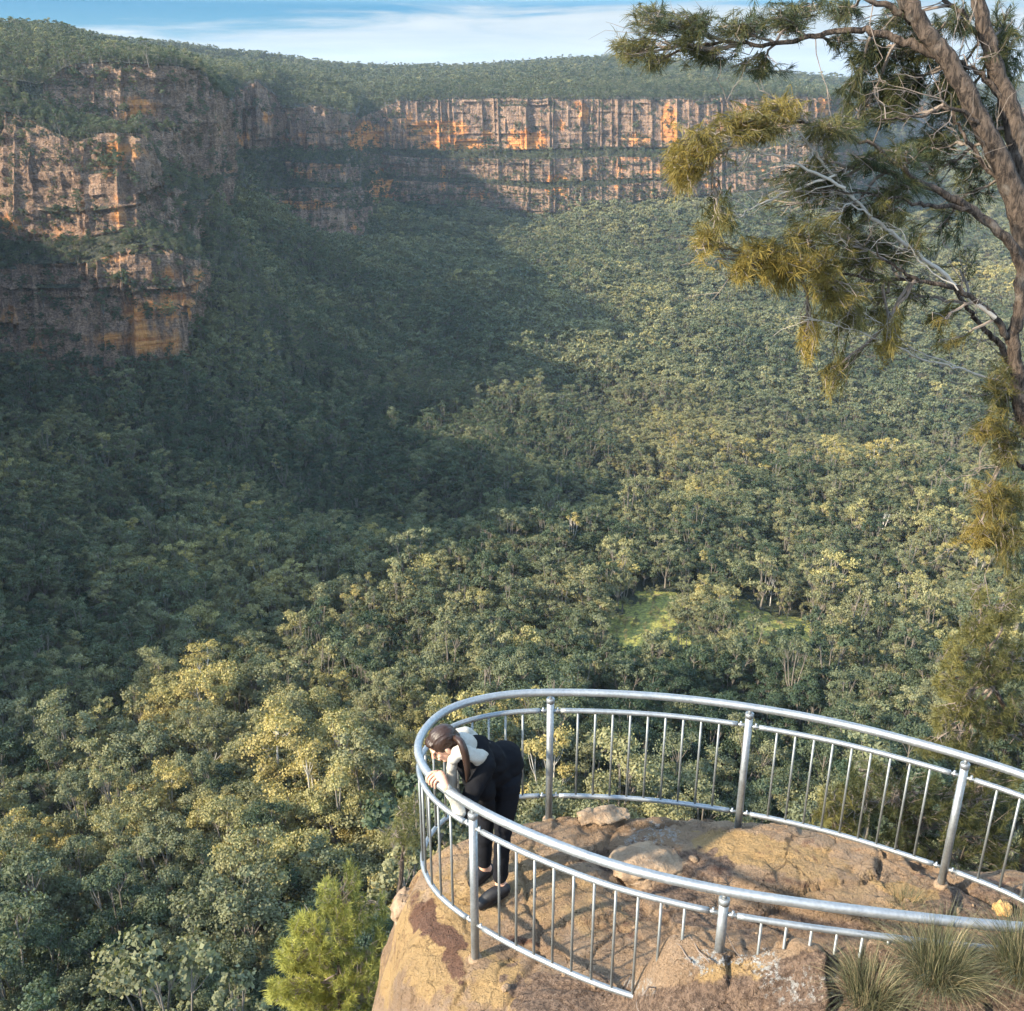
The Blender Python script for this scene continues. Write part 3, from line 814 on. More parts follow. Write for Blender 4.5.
def put_tree(i, k, x, y, z, s, tint, label, group='gum trees of the valley forest', rz=None):
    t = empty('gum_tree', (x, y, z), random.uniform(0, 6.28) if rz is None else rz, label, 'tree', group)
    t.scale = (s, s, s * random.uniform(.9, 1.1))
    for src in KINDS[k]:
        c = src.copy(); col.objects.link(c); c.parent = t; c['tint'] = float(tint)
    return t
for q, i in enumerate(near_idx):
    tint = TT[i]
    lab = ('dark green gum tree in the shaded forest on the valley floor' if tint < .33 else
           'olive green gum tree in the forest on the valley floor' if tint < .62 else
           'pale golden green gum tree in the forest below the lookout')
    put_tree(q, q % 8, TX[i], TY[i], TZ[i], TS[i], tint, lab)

def lone(q, k, s, tint, label): return put_tree(0, k, q[0], q[1], q[2], s, tint, label, None)
lone(SPECIAL[0], 6, 1.05, .86, 'pale crowned gum with white forked limbs, lowest bright tree of the lower left forest')
lone(SPECIAL[4], 7, 1.15, 1.0, 'golden crowned gum leaning over the dark forest near the left edge')
lone(SPECIAL[5], 6, 1.1, .95, 'golden yellow gum halfway between the left edge and the lookout')
lone(SPECIAL[6], 7, 1.2, .93, 'broad mustard crowned gum standing above and left of the woman')
def bare(q, seed, H, label):
    mb = gum(seed, H=H, Rc=3.6, nl=6, nclump=5, nleaf=1, hi=True, lo=.5, base=.3)[0]
    t = empty('dead_tree', q, random.uniform(0, 6), label, 'dead tree')
    o = mb.build('trunk', M['bark']); o.parent = t; o['tint'] = 1.2
bare(SPECIAL[1], 501, 21, 'bare silver dead tree standing out of the dark forest left of the lookout')
bare(SPECIAL[2], 502, 19, 'bare white dead tree in the grey green forest at the right')
bare(SPECIAL[3], 503, 14, 'small bare dead tree at the edge of the right hand clearing')
bare(SPECIAL[7], 504, 20, 'bleached dead tree high on the wooded spur at the right')
def gn_scatter(name, P, S, RZ, tint, idx, coll, seed=0):
    me = bpy.data.meshes.new(name)
    me.vertices.add(len(P)); me.vertices.foreach_set('co', np.asarray(P, np.float32).ravel())
    for nm, ty, a in (('tint', 'FLOAT', tint), ('kind_index', 'INT', idx)):
        at = me.attributes.new(nm, ty, 'POINT'); at.data.foreach_set('value', np.asarray(a, np.float32 if ty == 'FLOAT' else np.int32))
    for nm, a in (('rot', RZ), ('size', S)):
        at = me.attributes.new(nm, 'FLOAT_VECTOR', 'POINT'); at.data.foreach_set('vector', np.asarray(a, np.float32).ravel())
    o = bpy.data.objects.new(name, me); col.objects.link(o)
    ng = bpy.data.node_groups.new(name + '_scatter', 'GeometryNodeTree')
    ng.interface.new_socket('Geometry', in_out='INPUT', socket_type='NodeSocketGeometry')
    ng.interface.new_socket('Geometry', in_out='OUTPUT', socket_type='NodeSocketGeometry')
    gi = ng.nodes.new('NodeGroupInput'); go = ng.nodes.new('NodeGroupOutput')
    ci = ng.nodes.new('GeometryNodeCollectionInfo'); ci.inputs['Collection'].default_value = coll
    ci.inputs['Separate Children'].default_value = True; ci.inputs['Reset Children'].default_value = True
    iop = ng.nodes.new('GeometryNodeInstanceOnPoints'); iop.inputs['Pick Instance'].default_value = True
    def na(nm, ty):
        n = ng.nodes.new('GeometryNodeInputNamedAttribute'); n.data_type = ty; n.inputs['Name'].default_value = nm
        return n.outputs['Attribute']
    L = ng.links.new
    L(gi.outputs[0], iop.inputs['Points']); L(ci.outputs[0], iop.inputs['Instance'])
    L(na('kind_index', 'INT'), iop.inputs['Instance Index'])
    e2r = ng.nodes.new('FunctionNodeEulerToRotation'); L(na('rot', 'FLOAT_VECTOR'), e2r.inputs[0]); L(e2r.outputs[0], iop.inputs['Rotation'])
    L(na('size', 'FLOAT_VECTOR'), iop.inputs['Scale'])
    L(iop.outputs[0], go.inputs[0])
    md = o.modifiers.new('scatter', 'NODES'); md.node_group = ng
    return o
def rot_sc(n, sc):
    RZ = np.column_stack([rng.normal(0, .04, n), rng.normal(0, .04, n), rng.uniform(0, 2 * PI, n)])
    S = np.column_stack([sc, sc, sc * rng.uniform(.85, 1.2, n)])
    return RZ, S
rest = ~is_near
dist = np.hypot(TX, TY)
A = rest & (dist < 950); B = rest & (dist >= 950)
TP = np.vstack(TREEPTS)
print('trees', len(TX), 'mid', A.sum(), 'far', B.sum(), 'cliff', len(TP))
lib_all = bpy.data.collections.new('forest_kinds')
for c in (lib_far, lib_mid):
    for o in c.objects: lib_all.objects.link(o)     # far_tree_a.. = 0-5, mid_tree_a.. = 6-11
allX = np.concatenate([np.column_stack([TX, TY, TZ])[A | B]])
kind = np.where(dist[A | B] < 950, 6, 0) + rng.integers(0, 6, len(allX))
RZ, S = rot_sc(len(allX), TS[A | B])
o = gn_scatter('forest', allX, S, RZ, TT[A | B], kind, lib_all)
tag(o, 'continuous gum forest covering the valley floor and talus slopes', 'forest', kind='stuff')
RZ, S = rot_sc(len(TP), TP[:, 3])
kd = np.where(np.hypot(TP[:, 0], TP[:, 1]) < 1300, 6, 0) + rng.integers(0, 6, len(TP))
o = gn_scatter('plateau_woodland', TP[:, :3], S, RZ, TP[:, 4], kd, lib_all)
tag(o, 'low scrubby woodland on the cliff tops and ledges', 'woodland', kind='stuff')

# ------------------------------------------------------------------ the air of the valley
mbz = MB()
x0, x1, y0, y1, z0, z1 = -3600, 8000, -700, 12900, -420, 260
V = np.array([(x, y, z) for x in (x0, x1) for y in (y0, y1) for z in (z0, z1)], float)
F = np.array([(0, 1, 3, 2), (4, 6, 7, 5), (0, 4, 5, 1), (2, 3, 7, 6), (0, 2, 6, 4), (1, 5, 7, 3)])
hm = bpy.data.materials.new('valley_air'); hm.use_nodes = True
ht = hm.node_tree; ht.nodes.clear()
ho = ht.nodes.new('ShaderNodeOutputMaterial'); hv = ht.nodes.new('ShaderNodeVolumePrincipled')
hv.inputs['Color'].default_value = (0.74, 0.86, 1.0, 1)
hv.inputs['Density'].default_value = HAZE
hv.inputs['Anisotropy'].default_value = 0.2
ht.links.new(hv.outputs[0], ho.inputs['Volume'])
hz_ob = mesh_np('haze', V, F, hm)
tag(hz_ob, 'thin blue haze filling the valley air', 'haze', kind='stuff')
# ------------------------------------------------------------------ the lookout rock
def plane_z(x, y): return -5.19 - 0.045 * (y - 5.7)
def on_plane(px, py, dz=0.0):
    z = -5.3 + dz
    for _ in range(12):
        p = onz(px, py, z); z = plane_z(p[0], p[1]) + dz
    return onz(px, py, z)
EDGE = np.array([(-0.34, 6.42), (-0.60, 6.22), (-0.80, 5.92), (-0.84, 5.60), (-0.74, 5.10), (-0.58, 4.75), (-0.36, 4.4), (-0.12, 4.0), (0.1, 3.4), (0.0, 2.0), (-0.4, 0.5), (-1.5, -3), (12, -3), (12, 3.6), (8, 4.5), (5.4, 5.25), (4.4, 5.65), (3.66, 5.96), (3.1, 6.12), (2.54, 6.30), (1.78, 6.52), (1.2, 6.64), (0.69, 6.60), (0.1, 6.50)])
def edge_dist(X, Y):
    x = X.ravel(); y = Y.ravel()
    best = np.full(len(x), 1e9); ins = np.zeros(len(x), bool)
    n = len(EDGE)
    for i in range(n):
        a = EDGE[i]; b = EDGE[(i + 1) % n]; ab = b - a
        t = np.clip(((x - a[0]) * ab[0] + (y - a[1]) * ab[1]) / (ab @ ab), 0, 1)
        best = np.minimum(best, np.hypot(x - a[0] - t * ab[0], y - a[1] - t * ab[1]))
        c = ((a[1] > y) != (b[1] > y)) & (x < (b[0] - a[0]) * (y - a[1]) / (b[1] - a[1] + 1e-12) + a[0])
        ins ^= c
    return np.where(ins, -best, best).reshape(X.shape)
def blobs_px(px, py, lst, wob=None):
    m = np.zeros_like(px)
    for cx, cy_, rx, ry, a, s in lst:
        ang = R(a); dx = px - cx; dy = py - cy_
        u = (dx * math.cos(ang) + dy * math.sin(ang)) / rx; v = (-dx * math.sin(ang) + dy * math.cos(ang)) / ry
        d = np.sqrt(u * u + v * v)
        if wob is not None: d = d + wob
        m = np.maximum(m, s * sstep(1.25, 0.7, d))
    return m
def crack(x, y, pts, w):
    """distance-based groove along a wandering line of plan points"""
    m = np.zeros_like(x)
    P_ = np.array(pts)
    wx = x + 0.06 * vn(x * 5, y * 5, 0, 90); wy = y + 0.06 * vn(x * 5 + 9, y * 5, 0, 91)
    for a, b in zip(P_[:-1], P_[1:]):
        ab = b - a
        t = np.clip(((wx - a[0]) * ab[0] + (wy - a[1]) * ab[1]) / (ab @ ab), 0, 1)
        m = np.maximum(m, np.exp(-(np.hypot(wx - a[0] - t * ab[0], wy - a[1] - t * ab[1]) / w) ** 2))
    return m
_rp = [on_plane(a, b, 1.12) for a, b in ((472, 806), (520, 830), (600, 861), (660, 877), (724, 891), (807, 904), (931, 919), (1024, 928), (1110, 930))]
RAIL_Y = [(-1, _rp[0][1])] + [(p[0], p[1]) for p in _rp] + [(6, _rp[-1][1] - .1)]
print('rail', RAIL_Y)
def rock_z(X, Y):
    d = edge_dist(X, Y) + 0.10 * fbm(X * 1.6, Y * 1.6, 0, 3, 41) + 0.035 * fbm(X * 7, Y * 7, 0, 3, 42)
    z = plane_z(X, Y)
    base = z.copy()
    px, py, dep = to_px(np.stack([X, Y, z], -1))
    w = 0.35 * fbm(X * 2.6, Y * 2.6, 0, 4, 43)
    # slab standing a little proud on the far right, dirt hollow beside it
    slab = blobs_px(px, py, [(800, 868, 130, 36, 12, 1), (880, 895, 90, 26, 10, 1), (620, 818, 70, 9, 0, .4)], w)
    z += 0.085 * sstep(0.25, 0.55, slab)
    holl = blobs_px(px, py, [(655, 868, 60, 18, 8, 1), (690, 905, 90, 22, 15, .6)], w)
    z -= 0.06 * holl
    # bedding steps of a couple of centimetres
    q = fbm(X * 1.1 + 3, Y * 1.4, 0, 4, 46) * 4.0
    z += 0.022 * (np.floor(q) + sstep(0.35, 0.65, q - np.floor(q)))
    z += 0.045 * fbm(X * 1.3, Y * 1.3, 0, 3, 47) + 0.016 * fbm(X * 5, Y * 5, 0, 4, 48) + 0.005 * fbm(X * 22, Y * 22, 0, 3, 49)
    # fractured plates: each block tilted and set a little high or low, with open joints between
    wx = X + 0.10 * fbm(X * 4, Y * 4, 0, 3, 70); wy = Y + 0.10 * fbm(X * 4 + 5, Y * 4, 0, 3, 71)
    for sc_, am, jn, sd_ in ((1.15, .040, .030, 72), (3.1, .016, .010, 73)):
        f1, f2, hid, cx, cy_ = vor(wx * sc_, wy * sc_ * 1.3, sd_)
        z += am * (hid - .5) * 1.6 + am * ((hid * 7.13 % 1 - .5) * cx + (hid * 3.77 % 1 - .5) * cy_) * 1.6
        z -= jn * np.exp(-((f2 - f1) / .06) ** 2) * (fbm(X * 1.5, Y * 1.5, 0, 2, sd_) > -.15)
    # higher ledge on the near side of the railing
    ry = np.interp(X, [a for a, b in RAIL_Y], [b for a, b in RAIL_Y])
    wob = 0.07 * fbm(X * 3, Y * 3, 0, 3, 50) + 0.03 * fbm(X * 11, Y * 11, 0, 2, 51)
    up = sstep(0.30, 0.02, Y - ry + wob) * sstep(0.52, 1.0, X + 0.15 * fbm(X * 3, Y * 3, 0, 2, 52))
    q = fbm(X * 2.2, Y * 2.2, 0, 4, 53)
    led = -4.45 + 0.13 * np.clip(X - 1.1, 0, 4) + 0.10 * sstep(1.15, 1.6, X) - 0.42 * np.clip(ry - Y - 0.02, 0, 0.4) + 0.05 * q + 0.02 * fbm(X * 9, Y * 9, 0, 3, 54)
    f1, f2, hid, cx, cy_ = vor(wx * 3.2, wy * 3.2, 75)
    led = led + .045 * (hid - .5) + .06 * (hid * 7.1 % 1 - .5) * cx * 2 + .05 * (hid * 3.7 % 1 - .5) * cy_ * 2 - .02 * np.exp(-((f2 - f1) / .06) ** 2)
    st_ = sstep(-0.02, 0.05, ry - Y - 0.17 + 0.05 * vn(X * 6, Y * 6, 0, 55))
    led -= 0.06 * st_
    near = np.clip(3.9 - Y, 0, 9)
    led = led + 0.62 * near
    z = z * (1 - up) + led * up
    lowl = sstep(4.2, 3.4, Y) * (1 - up) * 0.6 * near
    z += lowl
    # the left shoulder of the boulder rounds over and falls away
    z -= 0.18 * sstep(0.5, -0.75, X) * sstep(6.8, 5.0, Y) * 0.7
    s = 0.09
    dd = np.clip(d / s, -30, 30)
    drop = 5.0 * s * np.log1p(np.exp(dd)) + np.where(d > 0.5, 4.2 * np.clip(d - 0.5, 0, None) + 6 * np.clip(d - 1.2, 0, None) ** 2, 0)
    drop = np.where(d > 3, drop, drop)
    side = sstep(0.05, 0.4, d)
    z = z - drop
    z += side * (0.10 * fbm(X * 2, Y * 2, z * 2.0, 4, 57) + 0.05 * np.sin(z * 9 + 3 * fbm(X, Y, z, 2, 58)))
    return z, d, px, py, up
def axis(*seg):
    return np.concatenate([np.arange(a, b, s) for a, b, s in seg])
gx = axis((-6, -1.6, 0.08), (-1.6, 4.1, 0.0135), (4.1, 12, 0.1))
gy = axis((-3, 3.8, 0.1), (3.8, 7.1, 0.0135), (7.1, 12, 0.09))
GX, GY = np.meshgrid(gx, gy, indexing='ij')
GZ, GD, _, _, GUP = rock_z(GX, GY)
px, py, dep = to_px(np.stack([GX, GY, GZ], -1))
wb = 0.95 * fbm(GX * 3.4, GY * 3.4, GZ * 3, 5, 60, .62) + 0.35 * fbm(GX * 17, GY * 17, GZ * 9, 3, 61)
stain = blobs_px(px, py, [(425, 912, 14, 22, 20, 1), (448, 938, 22, 12, 35, .9), (455, 965, 14, 22, -20, .8), (520, 940, 30, 6, 12, .9), (415, 905, 8, 30, 0, .6), (610, 925, 40, 12, 20, .5), (400, 945, 10, 20, 0, .4), (770, 880, 60, 6, 10, .5), (560, 870, 30, 8, 10, .4)], wb)
dirt = blobs_px(px, py, [(730, 1000, 110, 22, 0, .75), (820, 975, 60, 30, 0, .8), (610, 1005, 60, 20, 0, .9), (655, 868, 75, 24, 8, 1), (690, 912, 110, 22, 15, .6), (560, 1000, 60, 28, 15, .9), (620, 965, 40, 24, 0, .5), (980, 905, 60, 18, 0, .9), (535, 835, 40, 10, 0, .5), (780, 920, 110, 14, 8, .6), (930, 985, 130, 50, 0, 1)], wb)
gold = blobs_px(px, py, [(430, 945, 55, 75, 0, .9), (500, 985, 40, 24, 10, 1), (740, 846, 50, 16, 10, 1), (800, 862, 70, 18, 12, .7), (910, 893, 50, 9, 12, 1), (490, 850, 70, 25, 0, .5), (740, 975, 50, 12, -4, 1.0), (480, 900, 60, 40, 0, .55), (570, 900, 80, 45, 10, .55), (840, 900, 90, 20, 8, .5)], wb)
lich = blobs_px(px, py, [(700, 962, 22, 12, -15, 1), (768, 962, 14, 18, 0, 1), (640, 985, 20, 12, 0, .5), (650, 842, 35, 18, 0, .5), (735, 958, 30, 6, 0, .8), (383, 862, 9, 14, 0, .9), (800, 985, 40, 20, 0, .5)], wb)
def rock_mat():
    t = NT('lookout_sandstone')
    P = t.pos()
    n1 = t.noise(P, 1.3, 6, .6, .3); n2 = t.noise(P, 6, 6, .65, .4); n3 = t.noise(P, 34, 5, .65); n4 = t.noise(P, 120, 3, .6)
    def a(nm, k=0.5, lo=.42, hi=.62, src=n2):
        return t.rng(t.math('ADD', t.attr(nm), t.math('MULTIPLY', t.math('SUBTRACT', src, .5), k)), lo, hi)
    c = t.mix(t.rng(n1, .3, .7), (0.24, 0.155, 0.092), (0.35, 0.24, 0.15))
    c = t.mix(t.rng(n2, .48, .72, 0, .6), c, (0.28, 0.21, 0.155))
    c = t.mix(a('gold', 1.3, .25, .95), c, t.mix(n2, (0.33, 0.205, 0.085), (0.43, 0.29, 0.14)))
    c = t.mix(t.rng(t.noise(P, 3.1, 6, .7, .8), .60, .66, 0, .65), c, (0.17, 0.085, 0.055))
    soil = t.mix(t.rng(n3, .35, .65), (0.095, 0.062, 0.044), (0.24, 0.16, 0.11))
    soil = t.mix(t.rng(n4, .66, .72), soil, (0.36, 0.30, 0.24))
    c = t.mix(a('dirt', 1.5, .36, .72), c, soil)
    c = t.mix(a('stain', 1.5, .36, .74), c, t.mix(n3, (0.085, 0.045, 0.028), (0.19, 0.10, 0.065)))
    c = t.mix(t.math('MULTIPLY', t.rng(t.attr('lichen'), .1, .7), t.rng(t.noise(P, 26, 5, .75), .50, .60)), c, (0.40, 0.39, 0.36))
    c = t.mix(t.rng(n3, .70, .78, 0, .5), c, (0.13, 0.11, 0.09))
    c = t.mix(t.rng(t.noise(P, 60, 3, .6), .64, .72, 0, .35), c, (0.48, 0.42, 0.32))
    t.set('Base Color', c); t.set('Roughness', 0.9)
    cr = t.n('ShaderNodeTexVoronoi', {'Vector': t.n('ShaderNodeMix', {0: .12}, data_type='FLOAT').outputs[0] if False else t.pos((1, 1, 1.6)), 'Scale': 2.3, 'Randomness': 1.0}, feature='DISTANCE_TO_EDGE').outputs['Distance']
    wv = t.n('ShaderNodeVectorMath', {0: P, 1: t.n('ShaderNodeVectorMath', {0: t.n('ShaderNodeTexNoise', {'Vector': P, 'Scale': 3.5, 'Detail': 5}).outputs['Color'], 1: (.35, .35, .35)}, operation='MULTIPLY').outputs[0]}, operation='ADD').outputs[0]
    def cracks(sc, w, k):
        e = t.n('ShaderNodeTexVoronoi', {'Vector': wv, 'Scale': sc}, feature='DISTANCE_TO_EDGE').outputs['Distance']
        return t.math('MULTIPLY', t.rng(e, 0.0, w, 1, 0), t.rng(t.noise(P, k, 3), .48, .62))
    ck = t.math('MAXIMUM', cracks(1.4, .018, 1.1), cracks(4.2, .03, 2.3))
    c = t.mix(t.math('MULTIPLY', ck, .5), c, (0.045, 0.03, 0.022))
    t.set('Base Color', c)
    b = t.bump(t.math('SUBTRACT', t.math('ADD', n2, t.math('MULTIPLY', n3, .45)), t.math('MULTIPLY', ck, .8)), 0.06, 1.0)
    b = t.bump(t.math('ADD', n3, t.math('MULTIPLY', n4, .7)), 0.016, 1.0, b)
    t.set('Normal', b)
    return t.m
M['rock'] = rock_mat()
V = np.stack([GX, GY, GZ], -1).reshape(-1, 3)
o = mesh_np('lookout_rock', V, grid_faces(*GX.shape), M['rock'], True, attrs={'gold': gold.ravel(), 'dirt': dirt.ravel(), 'stain': stain.ravel(), 'lichen': lich.ravel()})
tag(o, kind='structure')
def ground_at(x, y):
    z = rock_z(np.array([[float(x)]]), np.array([[float(y)]]))[0]
    return float(z[0, 0])

# loose stones
def stone_mat(name, a, b, l=.5):
    t = NT(name); P = t.pos(obj=True)
    n = t.noise(P, 7, 6, .65); n2 = t.noise(P, 40, 4, .65)
    c = t.mix(t.rng(n, .35, .65), a, b)
    c = t.mix(t.rng(n2, .6, .68, 0, .6), c, (0.12, 0.09, 0.075))
    c = t.mix(t.rng(t.noise(P, 16, 4, .7), .58, .66, 0, l * .4), c, (0.36, 0.33, 0.28))
    t.set('Base Color', c); t.set('Roughness', .92); t.set('Normal', t.bump(t.math('ADD', n, n2), 0.02, .9))
    return t.m
M['stone'] = stone_mat('weathered_stone', (0.20, 0.135, 0.085), (0.31, 0.22, 0.14))
M['stone2'] = stone_mat('ochre_stone', (0.40, 0.21, 0.07), (0.55, 0.34, 0.14), .2)
def stone(px, py, w, h, dep_, seed, label, mat='stone', rz=0.0, group=None, dz=0.0):
    p = on_plane(px, py)
    p[2] = ground_at(p[0], p[1])
    mb = MB()
    mb.blob((0, 0, h * .22), (w / 2, dep_ / 2, h * .62), 64, 40, noise=0.32, seed=seed, fr=1.3)
    V, F = mb.data()
    rr = V / np.array([w, dep_, h])
    V = np.clip(V, -np.array([w, dep_, h]) * .48, np.array([w, dep_, h * 1.7]) * .48)
    V = V + np.array([1, 1, .8]) * 0.10 * min(w, 0.3) * fbm(V[:, 0] / w * 7, V[:, 1] / w * 7, V[:, 2] / w * 7, 3, seed + 5)[:, None]
    o = mesh_np('boulder' if w > .3 else 'stone', V, F, M[mat], True)
    o.location = (p[0], p[1], p[2] + dz); o.rotation_euler = (0, 0, rz)
    tag(o, label, 'boulder' if w > .3 else 'stone', group)
    return o
stone(650, 858, 0.60, 0.15, 0.44, 4, 'pale grey boulder lying in the dirt hollow inside the railing', rz=.25)
stone(604, 820, 0.42, 0.05, 0.20, 9, 'flat tan stone at the back edge just behind the woman', rz=.1)
stone(408, 862, 0.30, 0.22, 0.26, 14, 'rounded brown stone on the left brink of the lookout rock', rz=.6, dz=-.19)
stone(1003, 908, 0.13, 0.09, 0.11, 21, 'small ochre stone in the dirt near the right end of the railing', 'stone2')
k = 0
small = [(560, 968), (598, 985), (640, 930), (668, 902), (700, 878), (612, 880), (586, 905), (720, 925), (760, 930), (820, 925), (870, 915), (950, 905), (970, 900), (545, 950), (500, 975), (640, 880), (690, 860), (905, 910)]
for (sx, sy) in small:
    k += 1
    r_ = random.uniform(.015, .05)
    stone(sx + random.uniform(-8, 8), sy + random.uniform(-5, 5), r_ * 1.4, r_ * .8, r_, 30 + k, 'small brown pebble lying on the bare dirt of the lookout', rz=random.uniform(0, 3), group='pebbles scattered on the lookout')

# ------------------------------------------------------------------ galvanised railing
t = NT('galvanised_steel')
P = t.pos(obj=True)
sp_ = t.n('ShaderNodeTexVoronoi', {'Vector': P, 'Scale': 55.0}).outputs['Distance']
f = t.noise(P, 9, 5, .65)
c = t.mix(t.math('ADD', t.math('MULTIPLY', sp_, .5), t.math('MULTIPLY', f, .6)), (0.20, 0.215, 0.22), (0.37, 0.385, 0.39))
c = t.mix(t.rng(t.noise(P, 30, 4, .7), .64, .74, 0, .5), c, (0.27, 0.26, 0.24))
t.set('Base Color', c); t.set('Metallic', .78); t.set('Specular IOR Level', .5)
t.set('Roughness', t.rng(f, .3, .7, .42, .62, False))
t.set('Normal', t.bump(t.noise(P, 60, 3, .6), .002, .5))
M['steel'] = t.m
t = NT('weathered_steel'); P = t.pos(obj=True); f = t.noise(P, 14, 5, .65)
t.set('Base Color', t.mix(f, (0.14, 0.15, 0.15), (0.29, 0.30, 0.29))); t.set('Metallic', .6); t.set('Roughness', .5)
M['steel2'] = t.m
RPX = [(1110, 812), (1060, 790), (1024, 775), (968, 757), (900, 738), (830, 721), (745, 706), (650, 695), (551, 692), (500, 695), (460, 704), (437, 716), (422, 733), (417, 750), (424, 768), (439, 785), (472, 806), (520, 830), (600, 861), (660, 877), (724, 891), (807, 904), (931, 919), (1024, 928), (1110, 930)]
HR = 1.12
RP = np.array([on_plane(a, b, HR) for a, b in RPX])
# fair the plan curve
D = crom(RP, 14)
for _ in range(60):
    D[1:-1] = .25 * D[:-2] + .5 * D[1:-1] + .25 * D[2:]
D[:, 2] = plane_z(D[:, 0], D[:, 1]) + HR
seg = np.linalg.norm(np.diff(D, axis=0), axis=1); S_ = np.concatenate([[0], np.cumsum(seg)])
def at_s(s): return np.array([np.interp(s, S_, D[:, k]) for k in range(3)])
rail = empty('guard_railing', (RP[8][0], RP[8][1], plane_z(RP[8][0], RP[8][1])), 0, 'curved galvanised steel guard railing around the edge of the lookout rock', 'railing')
RO = np.array(rail.location)
def rbuild(mb, name, parent=None, mat='steel'):
    V, F = mb.data()
    return mesh_np(name, V - RO, F, M[mat], True, parent=parent or rail)
mb = MB(); mb.tube(D, 0.0275, 18); rbuild(mb, 'handrail')
def s_of(px):
    """arc position under a given post pixel column, far or near side"""
    q = to_px(D)
    cand = np.argmin(np.abs(q[0] - px[0]) + 0.5 * np.abs(q[1] - px[1]))
    return S_[cand]
posts = [s_of(p) for p in [(1085, 801), (968, 757), (748, 706), (551, 692), (472, 806), (723, 891), (1070, 929)]]
posts_z = []
for s in posts:
    p = at_s(s)
    g = min(ground_at(p[0], p[1]), plane_z(p[0], p[1]) + .9)
    mb = MB()
    mb.tube([(p[0], p[1], g - 0.12), (p[0], p[1], p[2] - 0.055)], 0.0265, 16)
    post = rbuild(mb, 'post')
    mb = MB()
    mb.tube([(p[0], p[1], p[2] - 0.085), (p[0], p[1], p[2] - 0.052), (p[0], p[1], p[2] - 0.047)], [0.031, 0.031, 0.024], 16)
    mb.tube([(p[0], p[1], p[2] - 0.05), (p[0], p[1], p[2] - 0.02)], 0.013, 10)
    c_ = rbuild(mb, 'post_cap'); c_.parent = post
    if abs(g - plane_z(p[0], p[1])) < .3:
        mb = MB(); mb.tube([(p[0], p[1], g - 0.03), (p[0], p[1], g + 0.012), (p[0], p[1], g + 0.016)], [0.05, 0.045, 0.038], 14)
        V, F = mb.data()
        c_ = mesh_np('base_collar', V - RO, F, M['stone'], True, parent=post)
UP, LOW = -0.155, -0.915
for a, b in zip(posts[:-1], posts[1:]):
    s0, s1 = a + 0.075, b - 0.075
    ss = np.linspace(s0, s1, max(8, int((s1 - s0) / .04)))
    C_ = np.array([at_s(s) for s in ss])
    panel = bpy.data.objects.new('panel', None); col.objects.link(panel); panel.parent = rail
    for dz, nm in ((UP, 'top_rail'), (LOW, 'bottom_rail')):
        mb = MB()
        mb.tube(C_ + [0, 0, dz], 0.0185, 12)
        for s, e in ((s0, a), (s1, b)):
            p = at_s(s) + [0, 0, dz]; q = at_s(e) + [0, 0, dz]
            mb.tube([p - (q - p) * .05, p + (q - p) * .72], 0.0115, 8)
            mb.tube([p + (q - p) * .30 + [0, 0, -.02], p + (q - p) * .30 + [0, 0, .026]], 0.008, 6)
        rbuild(mb, nm, panel)
    n = int(round((s1 - s0) / 0.128))
    for k in range(1, n):
        p = at_s(s0 + (s1 - s0) * k / n)
        mb = MB(); mb.tube([p + [0, 0, LOW + .012], p + [0, 0, UP - .012]], 0.0082, 8)
        rbuild(mb, 'baluster', panel, 'steel2')
print('railing', len(posts), S_[-1])
# ------------------------------------------------------------------ the woman leaning over the rail
def remeshed(mb, voxel, smooth=3, post=None):
    V, F = mb.data()
    o = mesh_np('tmp', V, F, M['steel'], True)
    m = o.modifiers.new('r', 'REMESH'); m.mode = 'VOXEL'; m.voxel_size = voxel; m.use_smooth_shade = True
    m = o.modifiers.new('s', 'SMOOTH'); m.iterations = smooth; m.factor = .6
    dg = bpy.context.evaluated_depsgraph_get()
    me = bpy.data.meshes.new_from_object(o.evaluated_get(dg))
    bpy.data.objects.remove(o)
    return me
def figure_part(name, mb, mat, voxel, parent, smooth=3, disp=None, attr=None):
    me = remeshed(mb, voxel, smooth)
    n = len(me.vertices)
    V = np.empty(n * 3, np.float32); me.vertices.foreach_get('co', V); V = V.reshape(-1, 3).astype(float)
    if disp is not None:
        N_ = np.empty(n * 3, np.float32); me.vertices.foreach_get('normal', N_); N_ = N_.reshape(-1, 3)
        V = V + N_ * disp(V)[:, None]
    if attr is not None:
        for k, a in attr(V).items():
            at = me.attributes.new(k, 'FLOAT', 'POINT'); at.data.foreach_set('value', a.astype(np.float32))
    V = V - PO
    me.vertices.foreach_set('co', V.astype(np.float32).ravel())
    me.materials.clear(); me.materials.append(mat)
    me.polygons.foreach_set('use_smooth', np.ones(len(me.polygons), bool))
    me.update()
    me.name = name
    o = bpy.data.objects.new(name, me); col.objects.link(o); o.parent = parent
    return o
t = NT('skin'); P = t.pos(obj=True)
t.set('Base Color', t.mix(t.noise(P, 60, 3), (0.50, 0.27, 0.18), (0.60, 0.35, 0.24))); t.set('Roughness', .5)
t.set('Subsurface Weight', 0.08); M['skin'] = t.m
t = NT('brown_hair'); P = t.pos((1, 1, 1), True)
w_ = t.noise(t.pos((220, 220, 14), True), 1.0, 3)
t.set('Base Color', t.mix(w_, (0.014, 0.008, 0.006), (0.045, 0.022, 0.013))); t.set('Roughness', .42); t.set('Specular IOR Level', .35)
t.set('Normal', t.bump(w_, .002, .6)); M['hair'] = t.m
t = NT('cream_fleece'); P = t.pos(obj=True)
f = t.noise(P, 120, 4, .7)
t.set('Base Color', t.mix(f, (0.33, 0.30, 0.25), (0.46, 0.43, 0.37))); t.set('Roughness', .95); t.set('Normal', t.bump(f, .006, .8)); M['fleece'] = t.m
